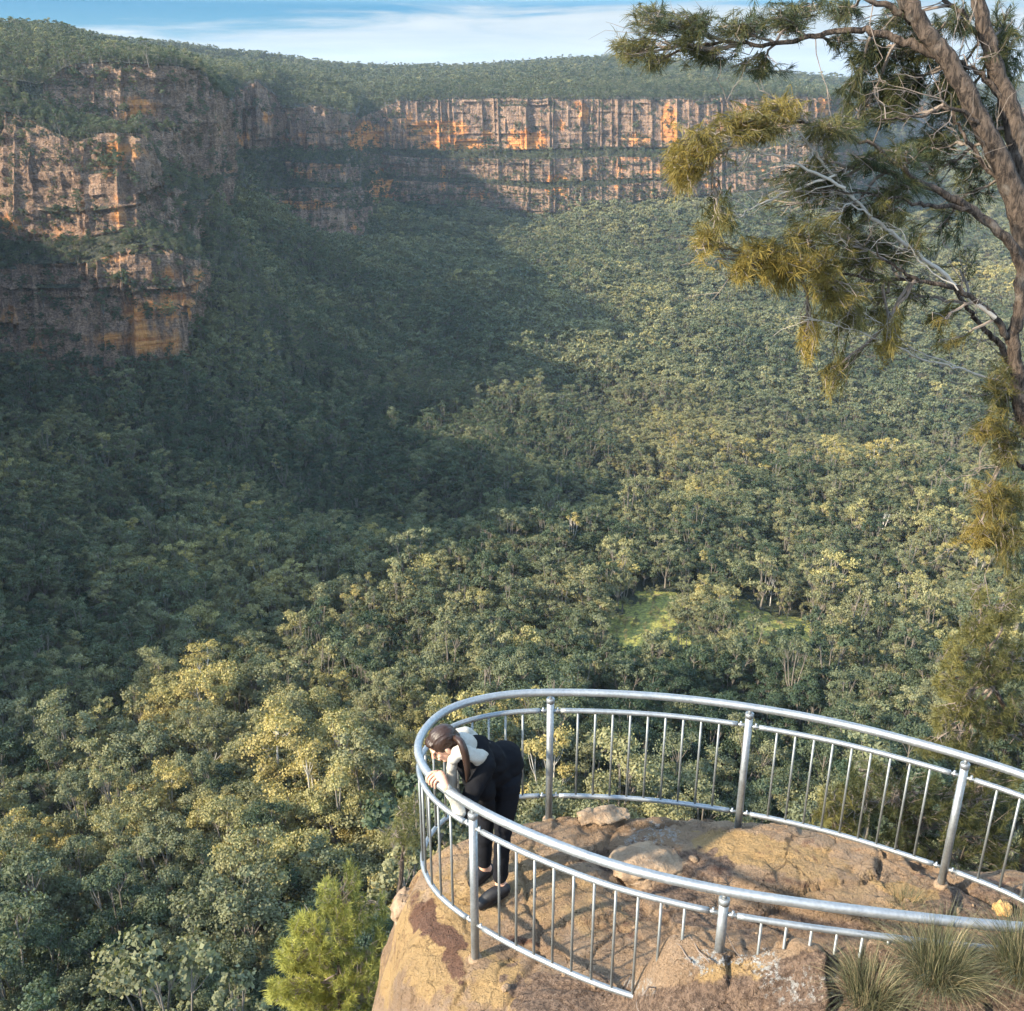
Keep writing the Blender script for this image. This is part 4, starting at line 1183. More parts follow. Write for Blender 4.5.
t = NT('black_cloth'); P = t.pos(obj=True)
f = t.noise(P, 14, 5, .6)
t.set('Base Color', t.mix(f, (0.005, 0.005, 0.006), (0.013, 0.013, 0.015))); t.set('Roughness', .9); t.set('Specular IOR Level', .08); t.set('Normal', t.bump(f, .012, .5)); M['black'] = t.m
M['denim'] = plain('dark_trousers', (0.009, 0.0095, 0.012), .9, spec=.1, var=.3, scale=50)
M['shoe'] = plain('black_shoe', (0.010, 0.010, 0.012), .6, var=.3, scale=60)

gnd = ground_at(*on_plane(492, 900)[:2])
def J(px, py, Y): return aty(px, py, Y)
def on_ground(px, py, dz=0.0):
    p = on_plane(px, py)
    for _ in range(8):
        p = onz(px, py, ground_at(p[0], p[1]) + dz)
    return p
PO = on_ground(492, 893)
woman = empty('person', PO, 0, 'woman with a brown ponytail and a cream hooded black jacket leaning over the railing', 'person')
anL = on_ground(500, 884, .085); anR = on_ground(484, 868, .085)
toeL = on_ground(480, 905, .03); heL = on_ground(505, 889, .04)
toeR = on_ground(473, 884, .03); heR = on_ground(489, 869, .04)
YL, YR = anL[1], anR[1]
hipL = J(507, 786, YL - .00); hipR = J(493, 779, YR - .02)
knL = J(503, 834, YL - .04); knR = J(486, 824, YR - .05)
pel = (hipL + hipR) / 2 + [0.01, 0.01, .05]
Yb = pel[1]
chest = J(474, 755, Yb - .17); neck = J(459, 747, Yb - .24); waist = (pel * .55 + chest * .45) + [0, 0, .02]
head = J(443.5, 744, Yb - .28)
shL = J(483, 765, Yb - .28); shR = J(460, 744, Yb - .02)
elL = J(465, 812, Yb - .42); wrL = J(446, 787, Yb - .42)
elR = J(480, 797, Yb + .03); wrR = J(480, 781, Yb - .06)
print('leg', np.linalg.norm(hipL - knL), np.linalg.norm(knL - anL), 'torso', np.linalg.norm(pel - neck), 'arm', np.linalg.norm(shL - elL), np.linalg.norm(elL - wrL), 'neck-head', np.linalg.norm(neck - head))
def nrmz(v): v = np.asarray(v, float); return v / np.linalg.norm(v)
# head frame: looking left and down over the edge
f_ = nrmz((-.72, -.28, -.62)); u_ = np.array((-.45, -.12, .80)); u_ = nrmz(u_ - f_ * (u_ @ f_)); l_ = np.cross(u_, f_)
HM = np.stack([f_, l_, u_], 1)
def hp(a, b, c): return head + HM @ np.array((a, b, c))
body = MB()
def limb(mb, pts, rad, n=5): 
    C_ = crom(pts, n); r = np.interp(np.linspace(0, 1, len(C_)), np.linspace(0, 1, len(rad)), rad); mb.tube(C_, r, 16)
    mb.blob(pts[0], (rad[0],) * 3, 14, 9); mb.blob(pts[-1], (rad[-1],) * 3, 14, 9)
limb(body, [hipL, knL, anL], [.070, .046, .040, .035]); limb(body, [hipR, knR, anR], [.070, .046, .040, .035])
limb(body, [pel, waist, chest, neck + (chest - neck) * .2], [.09, .085, .09, .055])
body.blob(pel, (.10, .09, .09), 18, 12)
body.tube([shL, chest, shR], [.04, .07, .04], 14); body.blob(shL, (.04,) * 3); body.blob(shR, (.04,) * 3)
limb(body, [shL, elL, wrL], [.036, .032, .028, .025]); limb(body, [shR, elR, wrR], [.036, .032, .028, .025])
limb(body, [neck, hp(-.03, 0, -.07)], [.052, .05])
for an, he, to in ((anL, heL, toeL), (anR, heR, toeR)):
    limb(body, [an, (an + he) / 2, he, (he + to) / 2 + [0, 0, .015], to], [.036, .04, .032, .036, .026])
body.blob(hp(-.010, 0, .018), (.090, .072, .088), 24, 16, HM)
body.blob(hp(.030, 0, -.040), (.052, .052, .066), 20, 14, HM)
body.blob(hp(.060, 0, -.085), (.024, .028, .020), 14, 10, HM)                     # chin
body.tube([hp(.082, 0, .012), hp(.104, 0, -.022), hp(.092, 0, -.030)], [.008, .013, .012], 10)   # nose
body.blob(hp(.088, 0, -.052), (.010, .022, .007), 12, 8, HM); body.blob(hp(.086, 0, -.063), (.010, .019, .008), 12, 8, HM)
body.blob(hp(.070, 0, .030), (.016, .050, .010), 14, 8, HM)                         # brow
for s in (-1, 1):
    body.blob(hp(-.004, s * .076, -.012), (.017, .009, .029), 12, 8, HM)             # ear
    body.blob(hp(.060, s * .035, -.020), (.020, .018, .018), 12, 8, HM)              # cheek
# hands: the left one closes over the handrail
qs = to_px(D); kq = np.argmin(np.hypot(qs[0] - 436, qs[1] - 781))
Rr = D[kq]; Rt = nrmz(D[kq + 3] - D[kq - 3])
side = nrmz(np.cross(Rt, (0, 0, 1)))
if side @ (wrL - Rr) < 0: side = -side                                               # points to the inside of the rail
def hand(mb, wr, Rr, Rt, side):
    palm = Rr + side * .030 + [0, 0, .040]
    mb.tube([wr, (wr + palm) / 2 + [0, 0, .012], palm], [.025, .027, .030], 12)
    for k, (o_, L, r) in enumerate(((-.036, .92, .0098), (-.012, 1.0, .0102), (.012, .96, .0098), (.034, .8, .0088))):
        b = palm + Rt * o_ * .9
        c1 = Rr + Rt * o_ * 1.15 + [0, 0, .043] - side * .006 * L
        c2 = Rr + Rt * o_ * 1.2 - side * .040 * L + [0, 0, .022]
        c3 = Rr + Rt * o_ * 1.2 - side * .038 * L + [0, 0, -.014]
        mb.tube(crom([b, c1, c2, c3], 4), np.linspace(r * 1.15, r * .8, 13), 10); mb.blob(c3, (r * .82,) * 3, 10, 7)
    mb.tube(crom([palm + Rt * -.03 + side * .01, Rr + Rt * -.058 + side * .036 + [0, 0, .012], Rr + Rt * -.045 + side * .034 + [0, 0, -.022]], 4), np.linspace(.013, .009, 9), 10)
hand(body, wrL, Rr, Rt, side)
palmR = wrR + nrmz(wrR - elR) * .06
body.tube([wrR, palmR], [.025, .028], 12)
for k in range(4):
    o_ = (k - 1.5) * .019; d_ = nrmz(wrR - elR); s_ = nrmz(np.cross(d_, (0, 1, 0)))
    body.tube(crom([palmR + s_ * o_, palmR + s_ * o_ + d_ * .035, palmR + s_ * o_ + d_ * .05 + np.array((0, .02, -.02))], 3), np.linspace(.010, .007, 7), 8)
figure_part('body', body, M['skin'], .0042, woman, 2)
for s in (-1, 1):
    mb = MB(); mb.blob(hp(.0775, s * .030, .004), (.009, .013, .008), 12, 8, HM)
    figure_part('eye', mb, M['hair'], .002, woman, 1)
hair = MB()
hair.blob(hp(-.022, 0, .034), (.097, .083, .090), 26, 18, HM)
hair.blob(hp(-.060, 0, -.010), (.055, .070, .060), 20, 14, HM)
for s in (-1, 1):
    hair.blob(hp(-.012, s * .066, .042), (.050, .014, .034), 14, 10, HM)
hair.blob(hp(.045, 0, .078), (.036, .055, .024), 16, 10, HM)
figure_part('hair', hair, M['hair'], .005, woman, 4, lambda V: .004 * fbm(V @ HM[:, 0] * 22, V @ HM[:, 1] * 140, V @ HM[:, 2] * 60, 3, 5))
pony = MB()
t0 = hp(-.112, .01, .030)
t3 = J(467, 782, head[1] - .07)
pts = [J(454, 737, head[1] - .02), J(460, 741, head[1] - .07), J(464.5, 752, head[1] - .10), J(467, 766, head[1] - .10), t3]
for k in range(9):
    a = k / 9 * 2 * PI
    o_ = np.array((math.cos(a), math.sin(a), 0.2 * math.sin(3 * a))) * .010
    pony.tube(crom([p + o_ * w for p, w in zip(pts, (.3, .7, 1.1, 1.0, .4))], 6), np.interp(np.linspace(0, 1, 25), [0, .3, .7, 1], [.017, .017, .013, .004]), 8)
figure_part('ponytail', pony, M['hair'], .004, woman, 2)
def folds(a, fr, seed):
    return lambda V: a * (fbm(V[:, 0] * fr, V[:, 1] * fr, V[:, 2] * fr * .8, 3, seed)) + a * .4 * np.sin(V[:, 2] * 55 + 5 * fbm(V[:, 0] * 6, V[:, 1] * 6, V[:, 2] * 6, 2, seed))
tr = MB()
limb(tr, [hipL + [0, 0, .02], knL, anL + [0, 0, .062]], [.096, .076, .058, .054, .052]); limb(tr, [hipR + [0, 0, .02], knR, anR + [0, 0, .062]], [.096, .076, .058, .054, .052])
tr.blob(pel, (.14, .13, .12), 20, 14)
figure_part('trousers', tr, M['denim'], .007, woman, 3, folds(.006, 16, 70))
jk = MB()
back = J(503, 762, Yb + .02)
limb(jk, [pel + [0, 0, -.03], waist, chest], [.130, .125, .13, .11])
jk.blob(back, (.140, .140, .135), 24, 16)
jk.blob(J(500, 786, Yb - .03), (.120, .115, .09), 20, 14)
jk.tube([shL + [0.01, 0, -.01], chest, shR], [.075, .13, .07], 16); jk.blob(shR, (.075,) * 3)
limb(jk, [shR, elR, wrR], [.075, .066, .055, .045])
limb(jk, [chest + [0, 0, -.02], J(482, 790, Yb - .20), J(487, 812, Yb - .18)], [.10, .085, .055])
limb(jk, [shL + [0.01, 0, -.01], shL * .5 + elL * .5, elL], [.068, .060, .050])
figure_part('jacket', jk, M['black'], .008, woman, 3, folds(.010, 11, 71))
sl = MB()
limb(sl, [elL + (wrL - elL) * .12 - [0.01, 0.01, 0.01], elL + (wrL - elL) * .5, wrL + (elL - wrL) * .08], [.050, .044, .034])
limb(sl, [J(452, 758, neck[1] - .08), J(452, 782, neck[1] - .02), J(458, 800, neck[1] + .0)], [.030, .036, .022])
figure_part('sleeve', sl, M['fleece'], .006, woman, 3, folds(.007, 18, 72))
hd = MB()
nb = J(458, 741, neck[1])
hd.tube(crom([J(452, 762, neck[1] - .10), J(460, 752, neck[1] - .12), shL + [-.02, -.0, .055], J(486, 757, Yb - .12), J(476, 742, Yb - .02), J(464, 735, Yb - .06), J(453, 738, Yb - .12)], 4), np.interp(np.linspace(0, 1, 25), [0, .2, .5, .8, 1], [.03, .042, .062, .052, .035]), 14)
hd.blob(J(473, 750, Yb - .13), (.125, .12, .085), 20, 14)
hd.blob(J(463, 744, Yb - .22), (.085, .085, .07), 18, 12)
hd.blob(J(478, 762, Yb - .24), (.07, .06, .06), 18, 12)
hd.blob(J(489, 760, Yb - .14), (.065, .06, .05), 16, 10)
hd.blob(J(495, 763, Yb - .14), (.035, .035, .02), 14, 10)
figure_part('hood', hd, M['fleece'], .006, woman, 3, folds(.012, 14, 73))
for nm, an, he, to in (('shoe', anL, heL, toeL), ('shoe', anR, heR, toeR)):
    mb = MB(); d_ = nrmz((to - he) * [1, 1, 0])
    limb(mb, [an + [0, 0, -.03], he * .7 + an * .3 + [0, 0, -.01], he + [0, 0, .0]], [.038, .042, .038])
    limb(mb, [he + [0, 0, .004], (he + to) / 2 + [0, 0, .024], to + [0, 0, .008]], [.040, .044, .044, .036])
    mb.tube([he - d_ * .01 + [0, 0, -.018], he * .45 + to * .55 + [0, 0, -.014], to + d_ * .012 + [0, 0, -.014]], [.034, .042, .030], 14)
    sh = figure_part(nm, mb, M['shoe'], .005, woman, 2)
# ------------------------------------------------------------------ she-oaks, bushes and grass near the camera
def needle_mat(name, a, b, g1, g2, trans=.3):
    t = NT(name)
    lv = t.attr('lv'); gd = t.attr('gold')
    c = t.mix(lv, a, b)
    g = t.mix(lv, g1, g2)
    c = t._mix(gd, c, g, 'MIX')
    t.set('Base Color', c); t.set('Roughness', .65); t.set('Specular IOR Level', .25)
    tr = t.n('ShaderNodeBsdfTranslucent', {'Color': c})
    mx = t.n('ShaderNodeMixShader', {0: trans, 1: t.b.outputs[0], 2: tr.outputs[0]})
    t.t.links.new(mx.outputs[0], t.out.inputs[0])
    return t.m
M['needle'] = needle_mat('she_oak_foliage', (0.022, 0.034, 0.018), (0.055, 0.072, 0.034), (0.13, 0.095, 0.020), (0.31, 0.225, 0.05))  # gold pair: flower colour with sunlight mixed in, dark pair for backlit tufts
M['needle2'] = needle_mat('bush_foliage', (0.026, 0.036, 0.016), (0.072, 0.085, 0.036), (0.115, 0.105, 0.030), (0.26, 0.22, 0.065))
M['needle3'] = needle_mat('wattle_foliage', (0.030, 0.045, 0.016), (0.085, 0.105, 0.036), (0.16, 0.165, 0.035), (0.40, 0.38, 0.08))
t = NT('she_oak_bark'); P = t.pos((1, 1, .25), True)
f = t.noise(P, 34, 7, .75, .8); g = t.noise(t.pos(obj=True), 5, 4)
c = t.mix(t.rng(f, .40, .60), (0.030, 0.022, 0.017), (0.145, 0.105, 0.078))
c = t.mix(t.rng(g, .55, .7, 0, .55), c, (0.24, 0.21, 0.18))
t.set('Base Color', c); t.set('Roughness', .9); t.set('Normal', t.bump(f, .05, 1.0)); M['obark'] = t.m
M['twig'] = plain('grey_twig', (0.17, 0.135, 0.11), .9, var=.35, scale=20)
M['pale_twig'] = plain('pale_dead_twig', (0.34, 0.30, 0.25), .9, var=.25, scale=20)

def needles(tips, dirs, L, n, nl, width, gold, droop=.25, seed=0, cone=(.25, .75)):
    """foliage branchlets along short twigs; returns V, F, lv, gold"""
    r = np.random.default_rng(seed)
    T = len(tips); N = T * n
    ti = np.repeat(np.arange(T), n)
    t = r.uniform(0.0, 1.0, N)
    d = dirs[ti]
    P = tips[ti] - d * (L[ti] * (1 - t))[:, None]
    rnd = r.normal(0, 1, (N, 3)); rnd -= d * (rnd * d).sum(1)[:, None]; rnd /= np.linalg.norm(rnd, axis=1)[:, None]
    an = r.uniform(cone[0], cone[1], N)
    nd = d * np.cos(an)[:, None] + rnd * np.sin(an)[:, None]
    ln = nl * r.uniform(.55, 1.15, N)[:, None]
    A = P; Bp = P + nd * ln * .5 + np.array([0, 0, -1]) * ln * droop * .25; C_ = P + nd * ln + np.array([0, 0, -1]) * ln * droop
    w = np.cross(nd, r.normal(0, 1, (N, 3))); w /= np.linalg.norm(w, axis=1)[:, None]
    w = w * width * r.uniform(.7, 1.2, (N, 1)) * .5
    V = np.stack([A - w, A + w, Bp + w * .9, Bp - w * .9, C_ + w * .25, C_ - w * .25], 1).reshape(-1, 3)
    b = np.arange(N) * 6
    F = np.concatenate([np.stack([b, b + 1, b + 2, b + 3], 1), np.stack([b + 3, b + 2, b + 4, b + 5], 1)])
    tl = r.uniform(0, 1, T)
    lv = np.repeat(np.clip(.25 + .5 * tl[ti] * .6 + .35 * r.uniform(0, 1, N), 0, 1), 6)
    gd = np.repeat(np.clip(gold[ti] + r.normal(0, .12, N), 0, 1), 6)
    return V, F, lv, gd

def wavy(a, b, n, amp, r, sag=0.0):
    a = np.asarray(a); b = np.asarray(b)
    t = np.linspace(0, 1, n)[:, None]
    L = np.linalg.norm(b - a)
    off_ = np.cumsum(r.normal(0, 1, (n, 3)), axis=0); off_ -= off_[0]; off_ -= t * off_[-1]
    off_ *= amp * L / (np.abs(off_).max() + 1e-6)
    P = a + (b - a) * t + off_
    P[:, 2] -= sag * L * np.sin(t[:, 0] * PI)
    return P
def make_oak(name, label, trunks, limbs, clusters, seed, mat, nl=.12, nn=90, tl=.2, width=.0034, deadtwigs=(), trunk_mat='obark', cat='tree', zdepth=.45, twr=.006, dens=1.0, upward=0.0, out_dir=None, bare=0):
    r = np.random.default_rng(seed)
    base = trunks[0][0][0]
    root = empty(name, base, 0, label, cat)
    base = np.asarray(base, float)
    mb = MB()
    segs = []; bare_tw = []
    for pts, rad in trunks:
        C_ = crom(pts, 8)
        rr = np.interp(np.linspace(0, 1, len(C_)), np.linspace(0, 1, len(rad)), rad)
        rr = rr * (1 + .03 * r.standard_normal(len(C_)))
        C_[1:-1] += r.normal(0, .006, C_[1:-1].shape)
        mb.tube(C_, rr, 16, False)
        segs.append(C_)
    V, F = mb.data()
    V = V + 0.004 * fbm(V[:, 0] * 40, V[:, 1] * 40, V[:, 2] * 9, 3, seed)[:, None]
    mesh_np('trunk', V - base, F, M[trunk_mat], True, parent=root)
    for pts, rad in limbs:
        mb = MB(); C_ = crom(pts, 7)
        C_[1:-1] += r.normal(0, .008, C_[1:-1].shape)
        rr = .72 * np.interp(np.linspace(0, 1, len(C_)), np.linspace(0, 1, len(rad)), rad)
        mb.tube(C_, rr, 10, False)
        V, F = mb.data()
        mesh_np('branch', V - base, F, M[trunk_mat], True, parent=root)
        segs.append(C_)
        for _ in range(bare):
            i_ = r.integers(len(C_) // 4, len(C_))
            dr = nrmz(C_[min(i_ + 1, len(C_) - 1)] - C_[max(i_ - 2, 0)]) + r.normal(0, .55, 3)
            e_ = C_[i_] + nrmz(dr) * r.uniform(.2, .55)
            w_2 = wavy(C_[i_], e_, 6, .10, r)
            bare_tw.append((w_2, .0038))
            for __ in range(2):
                k_ = r.integers(2, 6)
                bare_tw.append((wavy(w_2[k_], w_2[k_] + (nrmz(dr) + r.normal(0, .6, 3)) * r.uniform(.06, .2), 4, .1, r), .0022))
    A = np.concatenate(segs)
    tips = []; dirs = []; LL = []; sunlit_gold = []
    tw = MB()
    for (cx, cy_, rx, ry, n, gold, Y) in clusters:
        n = int(n * dens)
        cc = aty(cx, cy_, Y)
        cand = A[np.argsort(np.linalg.norm(A - cc, axis=1))[:12]]
        anc = cand[r.integers(0, len(cand))]
        # one carrying branchlet to the cluster, twigs fanning from it
        main = wavy(anc, cc, 9, .06, r)
        Ld = np.linalg.norm(cc - anc)
        if Ld > .05: tw.tube(main, np.linspace(twr * 1.8 * min(1.6, .6 + Ld), twr * .9, 9), 5, False)
        for k in range(n):
            while True:
                q = r.uniform(-1, 1, 2)
                if q @ q <= 1: break
            p = aty(cx + q[0] * rx, cy_ + q[1] * ry, Y + r.uniform(-1, 1) * zdepth)
            s0 = main[r.integers(4, 9)]
            d = p - s0
            dl = np.linalg.norm(d) + 1e-6
            d = d / dl
            if out_dir is not None: d = nrmz(d * .6 + np.asarray(out_dir) * .6 + r.normal(0, .3, 3))
            d = nrmz(d + r.normal(0, .25, 3) + [0, 0, upward])
            tw.tube(wavy(s0, p, 5, .10, r), np.linspace(twr * .7, twr * .25, 5), 3, False)
            tips.append(p); dirs.append(d); LL.append(min(tl * r.uniform(.7, 1.2), dl + .05)); sunlit_gold.append(gold + .22 * (p[0] < cc[0]) - .1)  # left half of each cluster goldener: sun from the left painted in
    for w_2, rd in bare_tw: tw.tube(w_2, np.linspace(rd, rd * .35, len(w_2)), 4, False)
    V, F = tw.data()
    mesh_np('twigs', V - base, F, M['twig'], False, parent=root)
    V, F, lv, gd = needles(np.array(tips), np.array(dirs), np.array(LL), nn, nl, width, np.array(sunlit_gold), seed=seed)
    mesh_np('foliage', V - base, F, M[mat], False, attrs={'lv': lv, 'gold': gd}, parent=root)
    for pts, rad in deadtwigs:
        mb = MB(); C_ = crom(pts, 6); C_[1:-1] += r.normal(0, .006, C_[1:-1].shape)
        mb.tube(C_, np.linspace(rad, rad * .3, len(C_)), 6, False)
        for _ in range(int(5 + 9 * len(pts) / 4)):
            a = C_[r.integers(len(C_) // 4, len(C_) - 1)]
            b = a + np.array([r.uniform(-.28, .08), r.uniform(-.12, .12), r.uniform(-.12, .16)])
            mb.tube(wavy(a, b, 5, .12, r), np.linspace(rad * .35, rad * .12, 5), 4, False)
        V, F = mb.data()
        mesh_np('dead_branch', V - base, F, M['pale_twig'], True, parent=root)
    return root
def pl(Y, *pp):
    """pixel path at a distance that may vary: Y or (Y0, Y1)"""
    n = len(pp); Ys = np.linspace(Y[0], Y[1], n) if isinstance(Y, tuple) else np.full(n, Y)
    return [aty(a, b, y) for (a, b), y in zip(pp, Ys)]
root_p = np.array((4.7, 6.4, -5.6))
YA = 6.6
clus = []
def cl(Y, *rows):  # last value per row: flower gold plus painted sunlight, low where backlit
    for c in rows: clus.append((*c, Y))
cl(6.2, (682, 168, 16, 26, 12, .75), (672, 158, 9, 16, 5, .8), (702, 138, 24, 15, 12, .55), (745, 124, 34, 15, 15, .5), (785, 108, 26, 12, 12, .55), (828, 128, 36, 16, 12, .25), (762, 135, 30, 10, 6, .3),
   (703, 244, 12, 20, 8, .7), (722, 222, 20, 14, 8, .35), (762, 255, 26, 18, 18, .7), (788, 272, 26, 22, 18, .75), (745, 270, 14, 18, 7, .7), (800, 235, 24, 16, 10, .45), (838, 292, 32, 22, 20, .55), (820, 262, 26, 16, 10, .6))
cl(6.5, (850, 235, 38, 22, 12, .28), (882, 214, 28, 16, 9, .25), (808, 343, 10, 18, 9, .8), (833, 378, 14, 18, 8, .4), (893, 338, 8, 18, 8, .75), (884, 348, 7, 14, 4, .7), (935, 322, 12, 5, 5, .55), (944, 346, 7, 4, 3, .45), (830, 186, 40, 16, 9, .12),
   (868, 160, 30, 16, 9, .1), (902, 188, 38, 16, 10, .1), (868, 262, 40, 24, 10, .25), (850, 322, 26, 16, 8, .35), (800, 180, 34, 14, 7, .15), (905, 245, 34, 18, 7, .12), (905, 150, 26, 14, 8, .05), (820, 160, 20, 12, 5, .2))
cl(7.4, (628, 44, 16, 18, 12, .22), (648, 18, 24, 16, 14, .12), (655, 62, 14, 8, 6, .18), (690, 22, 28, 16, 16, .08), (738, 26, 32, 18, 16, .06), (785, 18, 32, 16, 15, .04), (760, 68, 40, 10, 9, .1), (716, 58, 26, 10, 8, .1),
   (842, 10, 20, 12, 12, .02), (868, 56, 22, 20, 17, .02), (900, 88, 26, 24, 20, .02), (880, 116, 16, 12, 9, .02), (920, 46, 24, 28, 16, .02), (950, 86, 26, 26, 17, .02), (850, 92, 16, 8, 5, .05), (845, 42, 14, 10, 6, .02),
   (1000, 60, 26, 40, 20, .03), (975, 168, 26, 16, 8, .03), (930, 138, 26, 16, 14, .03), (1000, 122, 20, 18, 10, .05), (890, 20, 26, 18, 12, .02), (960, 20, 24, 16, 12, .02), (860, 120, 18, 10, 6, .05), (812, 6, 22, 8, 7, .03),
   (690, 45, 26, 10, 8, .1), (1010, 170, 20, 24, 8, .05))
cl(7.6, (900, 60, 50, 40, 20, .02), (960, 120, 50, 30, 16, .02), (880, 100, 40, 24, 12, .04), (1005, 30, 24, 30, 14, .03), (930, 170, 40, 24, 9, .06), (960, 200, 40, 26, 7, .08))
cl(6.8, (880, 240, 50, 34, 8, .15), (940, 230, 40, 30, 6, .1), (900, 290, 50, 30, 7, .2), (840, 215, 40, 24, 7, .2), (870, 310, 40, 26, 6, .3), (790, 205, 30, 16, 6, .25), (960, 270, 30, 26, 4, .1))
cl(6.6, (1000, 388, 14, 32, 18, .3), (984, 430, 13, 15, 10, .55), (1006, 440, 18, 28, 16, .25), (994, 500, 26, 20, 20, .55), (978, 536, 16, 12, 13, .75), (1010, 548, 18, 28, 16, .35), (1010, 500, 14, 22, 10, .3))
trunkB = [root_p, *pl((6.7, 7.0), (1090, 470), (1034, 262), (1013, 192), (982, 124), (948, 62), (922, 26), (903, -10), (885, -70))]
trunkA = [*pl((6.6, 6.5), (1085, 520), (1030, 430), (1020, 388), (1014, 345), (1021, 295), (1013, 248), (968, 208), (921, 184), (867, 166), (832, 173))]
trunkC = [*pl((6.8, 7.3), (1060, 330), (1030, 190), (1010, 110), (990, 50), (974, -20), (965, -70))]
limbs = [
    (pl((6.6, 6.3), (1016, 352), (995, 318), (958, 290), (914, 279), (877, 252)), [.035, .028, .018, .008]),
    (pl((6.9, 6.7), (1024, 400), (1003, 350), (978, 322), (955, 290)), [.04, .03, .022, .014]),
    (pl((6.9, 7.4), (948, 62), (905, 42), (860, 30), (815, 36), (770, 44), (715, 44), (662, 56)), [.045, .034, .026, .02, .014, .008]),
    (pl((7.0, 7.0), (925, 30), (900, 12), (860, -4), (800, -12)), [.04, .03, .02, .01]),
    (pl((6.8, 6.6), (982, 124), (950, 108), (916, 118), (880, 120)), [.02, .015, .01, .006]),
    (pl((6.8, 6.9), (1013, 192), (985, 165), (960, 130), (940, 90)), [.025, .02, .014, .008]),
    (pl((6.5, 6.2), (921, 184), (880, 150), (830, 130), (770, 120), (700, 140)), [.02, .014, .01, .006]),
    (pl((6.5, 6.3), (968, 208), (925, 205), (880, 195), (820, 190)), [.022, .016, .01, .006]),
    (pl((6.6, 6.6), (1024, 470), (1006, 460), (990, 492), (978, 530)), [.022, .018, .012, .006]),
    (pl((6.6, 6.6), (1022, 400), (1006, 400), (996, 420)), [.015, .01, .006]),
    (pl((7.0, 7.1), (1010, 110), (985, 78), (955, 60), (930, 40)), [.03, .024, .016, .008]),
    (pl((7.2, 7.2), (990, 50), (960, 14), (935, -8)), [.03, .024, .016]),
    (pl((6.4, 6.2), (914, 279), (860, 278), (800, 262), (742, 262)), [.016, .012, .008, .004]),
]
dead = [
    (pl((6.5, 6.2), (995, 318), (945, 276), (905, 243), (877, 221), (845, 188), (830, 171), (812, 150), (797, 130)), .016),
    (pl((6.2, 6.1), (845, 188), (800, 166), (768, 154), (744, 148), (736, 138)), .010),
    (pl((6.2, 6.2), (835, 175), (800, 188), (772, 198), (742, 214), (725, 222)), .008),
    (pl((6.6, 6.2), (1015, 388), (965, 370), (930, 360), (881, 339), (845, 328), (820, 320)), .008),
    (pl((6.5, 6.3), (955, 366), (915, 350), (890, 330), (862, 312)), .005),
    (pl((6.3, 6.3), (872, 216), (846, 205), (838, 232), (850, 250)), .006),
    (pl((6.3, 6.3), (958, 290), (920, 262), (900, 230), (880, 222)), .005),
]
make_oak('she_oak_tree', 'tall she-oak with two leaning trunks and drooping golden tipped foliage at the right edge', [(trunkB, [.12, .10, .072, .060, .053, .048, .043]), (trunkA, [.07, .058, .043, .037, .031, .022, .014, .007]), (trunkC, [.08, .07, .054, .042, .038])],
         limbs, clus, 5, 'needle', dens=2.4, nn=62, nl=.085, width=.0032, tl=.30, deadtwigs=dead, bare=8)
# foliage of the saplings rooted below the brink
def sap(name, label, base, topx, rows, seed, Y, up=.6, dens=1.0, nn=70, nl=.10, width=.0042, cat='bush', zd=.8, mat='needle2'):
    tr = [([np.array(base), *[aty(a, b, Y) for a, b in topx]], [.04, .025, .014, .006])]
    make_oak(name, label, tr, [], [(*c, Y) for c in rows], seed, mat, nl=nl, nn=nn, tl=.25, width=width, cat=cat, zdepth=zd, dens=dens, upward=up, out_dir=None)
sap('she_oak_sapling', 'dense olive she-oak sapling rising beyond the railing at the right edge', (4.9, 7.6, -8.0), [(1030, 760), (1000, 700), (985, 640), (980, 600)],  # gold rises towards the left edge, sunlight painted into the foliage
    [(952, 655, 13, 18, 16, .7), (975, 628, 18, 14, 20, .5), (1003, 612, 18, 12, 18, .45), (1015, 655, 22, 24, 26, .25), (985, 668, 22, 18, 22, .3), (960, 700, 18, 16, 20, .6), (992, 715, 24, 18, 24, .25), (1018, 715, 16, 26, 18, .2), (940, 722, 10, 16, 10, .6), (978, 590, 9, 12, 6, .55), (1020, 590, 12, 12, 8, .4), (932, 745, 18, 10, 12, .3), (965, 745, 22, 10, 14, .25), (944, 680, 8, 10, 6, .7)], 21, 8.2, dens=2.2)
sap('tangled_bush', 'dark olive bush hanging over the drop behind the right part of the railing', (3.6, 7.8, -8.4), [(930, 930), (910, 880), (905, 820), (900, 780)],
    [(900, 790, 50, 22, 36, .12), (850, 805, 30, 26, 26, .15), (925, 820, 50, 24, 40, .1), (980, 800, 40, 34, 40, .15), (900, 850, 44, 20, 34, .08), (960, 860, 50, 28, 44, .12), (1010, 840, 24, 40, 34, .18), (870, 770, 24, 12, 12, .2), (1000, 770, 30, 16, 18, .3), (1005, 890, 30, 20, 20, .1)], 22, 7.9, dens=2.0)
sap('golden_bush', 'small golden leaved bush behind the railing between its second and third posts', (2.2, 7.9, -7.6), [(838, 870), (834, 835), (832, 800)],
    [(834, 792, 14, 12, 14, .95), (828, 812, 18, 14, 18, .8), (844, 826, 14, 14, 14, .7), (815, 832, 12, 10, 8, .6)], 23, 7.6, dens=1.2)
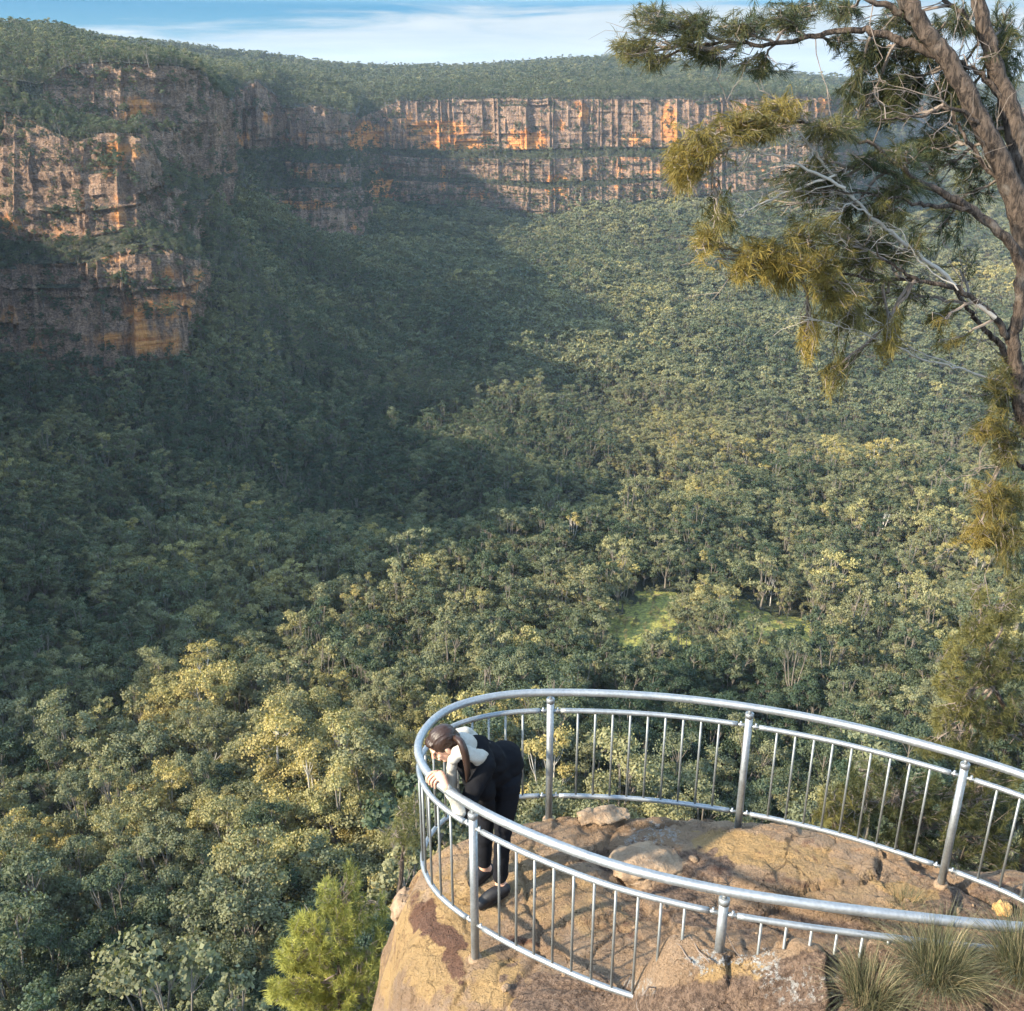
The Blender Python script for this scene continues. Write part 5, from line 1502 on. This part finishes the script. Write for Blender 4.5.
sap('wattle_bush', 'bright yellow green wattle bush growing up beside the left face of the lookout rock', (-1.9, 8.2, -14.0), [(345, 1080), (340, 1000), (338, 930), (345, 880)],
    [(330, 900, 12, 26, 22, .6), (306, 930, 16, 18, 34, .95), (345, 925, 14, 26, 34, .7), (322, 955, 18, 18, 34, .85), (290, 955, 14, 16, 26, .95), (356, 965, 16, 24, 36, .6), (300, 990, 20, 16, 36, .95), (335, 990, 22, 16, 36, .85), (374, 985, 12, 22, 26, .5), (276, 990, 10, 12, 14, .85), (380, 950, 9, 24, 18, .5), (352, 885, 9, 24, 14, .4), (318, 1010, 30, 12, 34, .8), (362, 1010, 20, 10, 18, .5), (366, 905, 7, 20, 9, .35), (384, 905, 5, 16, 6, .35)], 24, 9.4, mat='needle3', dens=2.2, nn=60, nl=.12, width=.006, zd=.8)
sap('leafy_shrub', 'mid green shrub peeping out from the drop just above the rock left of the woman', (-1.9, 9.6, -14.0), [(398, 900), (402, 860), (404, 825)],
    [(404, 812, 10, 14, 14, .45), (396, 832, 12, 12, 14, .4), (412, 832, 10, 10, 12, .35), (418, 800, 6, 8, 5, .3)], 25, 8.6, dens=1.3, nl=.12)

# grass tussocks on the near ledge
M['grass'] = needle_mat('dry_tussock_grass', (0.045, 0.055, 0.026), (0.13, 0.125, 0.065), (0.24, 0.19, 0.10), (0.38, 0.31, 0.18), .2)
def tussock(px, py, Y, n, L, spread, seed, label):
    r = np.random.default_rng(seed)
    c = aty(px, py, Y); c[2] = ground_at(c[0], c[1]) - .02
    K = 7
    a = r.uniform(0, 2 * PI, n); b0 = r.uniform(0, 1, n) ** .5 * .10
    lean = r.uniform(.08, 1.0, n) * spread
    ll = L * r.uniform(.5, 1.1, n)
    P0 = np.stack([np.cos(a) * b0, np.sin(a) * b0, np.zeros(n)], 1)
    dirh = np.stack([np.cos(a + r.normal(0, .5, n)), np.sin(a + r.normal(0, .5, n)), np.zeros(n)], 1)
    t = np.linspace(0, 1, K)
    ang = lean[:, None] * (0.35 + 1.35 * t[None] ** 1.3)
    ang = np.minimum(ang, 2.2)
    st_ = ll[:, None] / (K - 1)
    H_ = np.cumsum(np.sin(ang) * st_, 1); Z_ = np.cumsum(np.cos(ang) * st_, 1)
    C_ = P0[:, None] + dirh[:, None] * H_[..., None] + np.array([0, 0, 1.0]) * Z_[..., None]
    C_ += np.cumsum(r.normal(0, .0025, C_.shape), 1)
    w = np.cross(dirh, [0, 0, 1.0]); w = w + r.normal(0, .5, w.shape); w /= np.linalg.norm(w, axis=1)[:, None]
    wd = .0012 * np.array([1, 1, .95, .85, .7, .5, .15])
    V = np.stack([C_ - w[:, None] * wd[None, :, None], C_ + w[:, None] * wd[None, :, None]], 2).reshape(-1, 3)
    b = (np.arange(n) * K * 2)[:, None] + (np.arange(K - 1) * 2)[None]
    b = b.ravel(); F = np.stack([b, b + 1, b + 3, b + 2], 1)
    lv = np.repeat(r.uniform(0, 1, n), K * 2); gd = np.repeat((r.uniform(0, 1, n) < .28) * r.uniform(.4, 1, n), K * 2)
    o = mesh_np('grass_tussock', V, F, M['grass'], False, attrs={'lv': lv, 'gold': gd})
    o.location = c
    tag(o, label, 'grass tussock')
tussock(925, 1030, 3.95, 1700, .33, 1.35, 31, 'big wiry green tussock of grass in front of the near railing')
tussock(1010, 1025, 3.9, 1500, .36, 1.2, 32, 'wiry grass tussock at the bottom right corner of the view')
tussock(865, 1020, 3.95, 1100, .27, 1.3, 33, 'short grass tussock at the bottom edge left of the big one')
tussock(905, 905, 5.4, 130, .13, .9, 34, 'thin dry grass tuft on the dirt inside the railing')

# little dead plant standing before the near post
r = np.random.default_rng(40)
b = aty(748, 985, 4.25); b[2] = ground_at(b[0], b[1]) - .01
pr = empty('dead_plant', b, 0, 'thin dead plant with dark star shaped leaf whorls beside the short near post', 'plant')
mb = MB(); tips = [aty(708, 886, 4.36), aty(728, 884, 4.36), aty(716, 905, 4.34), aty(770, 955, 4.25)]
fork = aty(722, 925, 4.32)
mb.tube(crom([b, aty(738, 955, 4.28), fork], 5), .0028, 6)
V, F = mb.data(); mesh_np('stem', V - b, F, M['twig'], True, parent=pr)
for tp in tips:
    mb = MB(); mb.tube(wavy(fork if tp is not tips[3] else b, tp, 6, .08, r), np.linspace(.0022, .0012, 6), 5)
    for k in range(22):
        d = nrmz(r.normal(0, 1, 3) + [0, 0, .5]); e = tp + d * r.uniform(.04, .085)
        mb.tube([tp, (tp + e) / 2 + [0, 0, .004], e], [.0016, .0014, .0003], 4, False)
    V, F = mb.data(); mesh_np('leaf_whorl', V - b, F, M['dead'] if 'dead' in M else M.setdefault('dead', plain('dead_leaves', (0.05, 0.042, 0.036), .9, var=.4)), False, parent=pr)
for k, (px_, py_) in enumerate([(655, 1000), (680, 992), (628, 985), (700, 938), (790, 960), (640, 1008)]):
    p = aty(px_, py_, 4.3); p[2] = ground_at(p[0], p[1]) + .006
    a = random.uniform(0, PI); L_ = random.uniform(.05, .12)
    mb = MB(); mb.tube(wavy((-L_ * math.cos(a), -L_ * math.sin(a), 0), (L_ * math.cos(a), L_ * math.sin(a), .01), 7, .08, r), np.linspace(.005, .002, 7), 6)
    o = mb.build('fallen_twig', M['twig']); o.location = p
    tag(o, 'dry twig lying on the near ledge', 'twig', 'fallen twigs on the ledge')
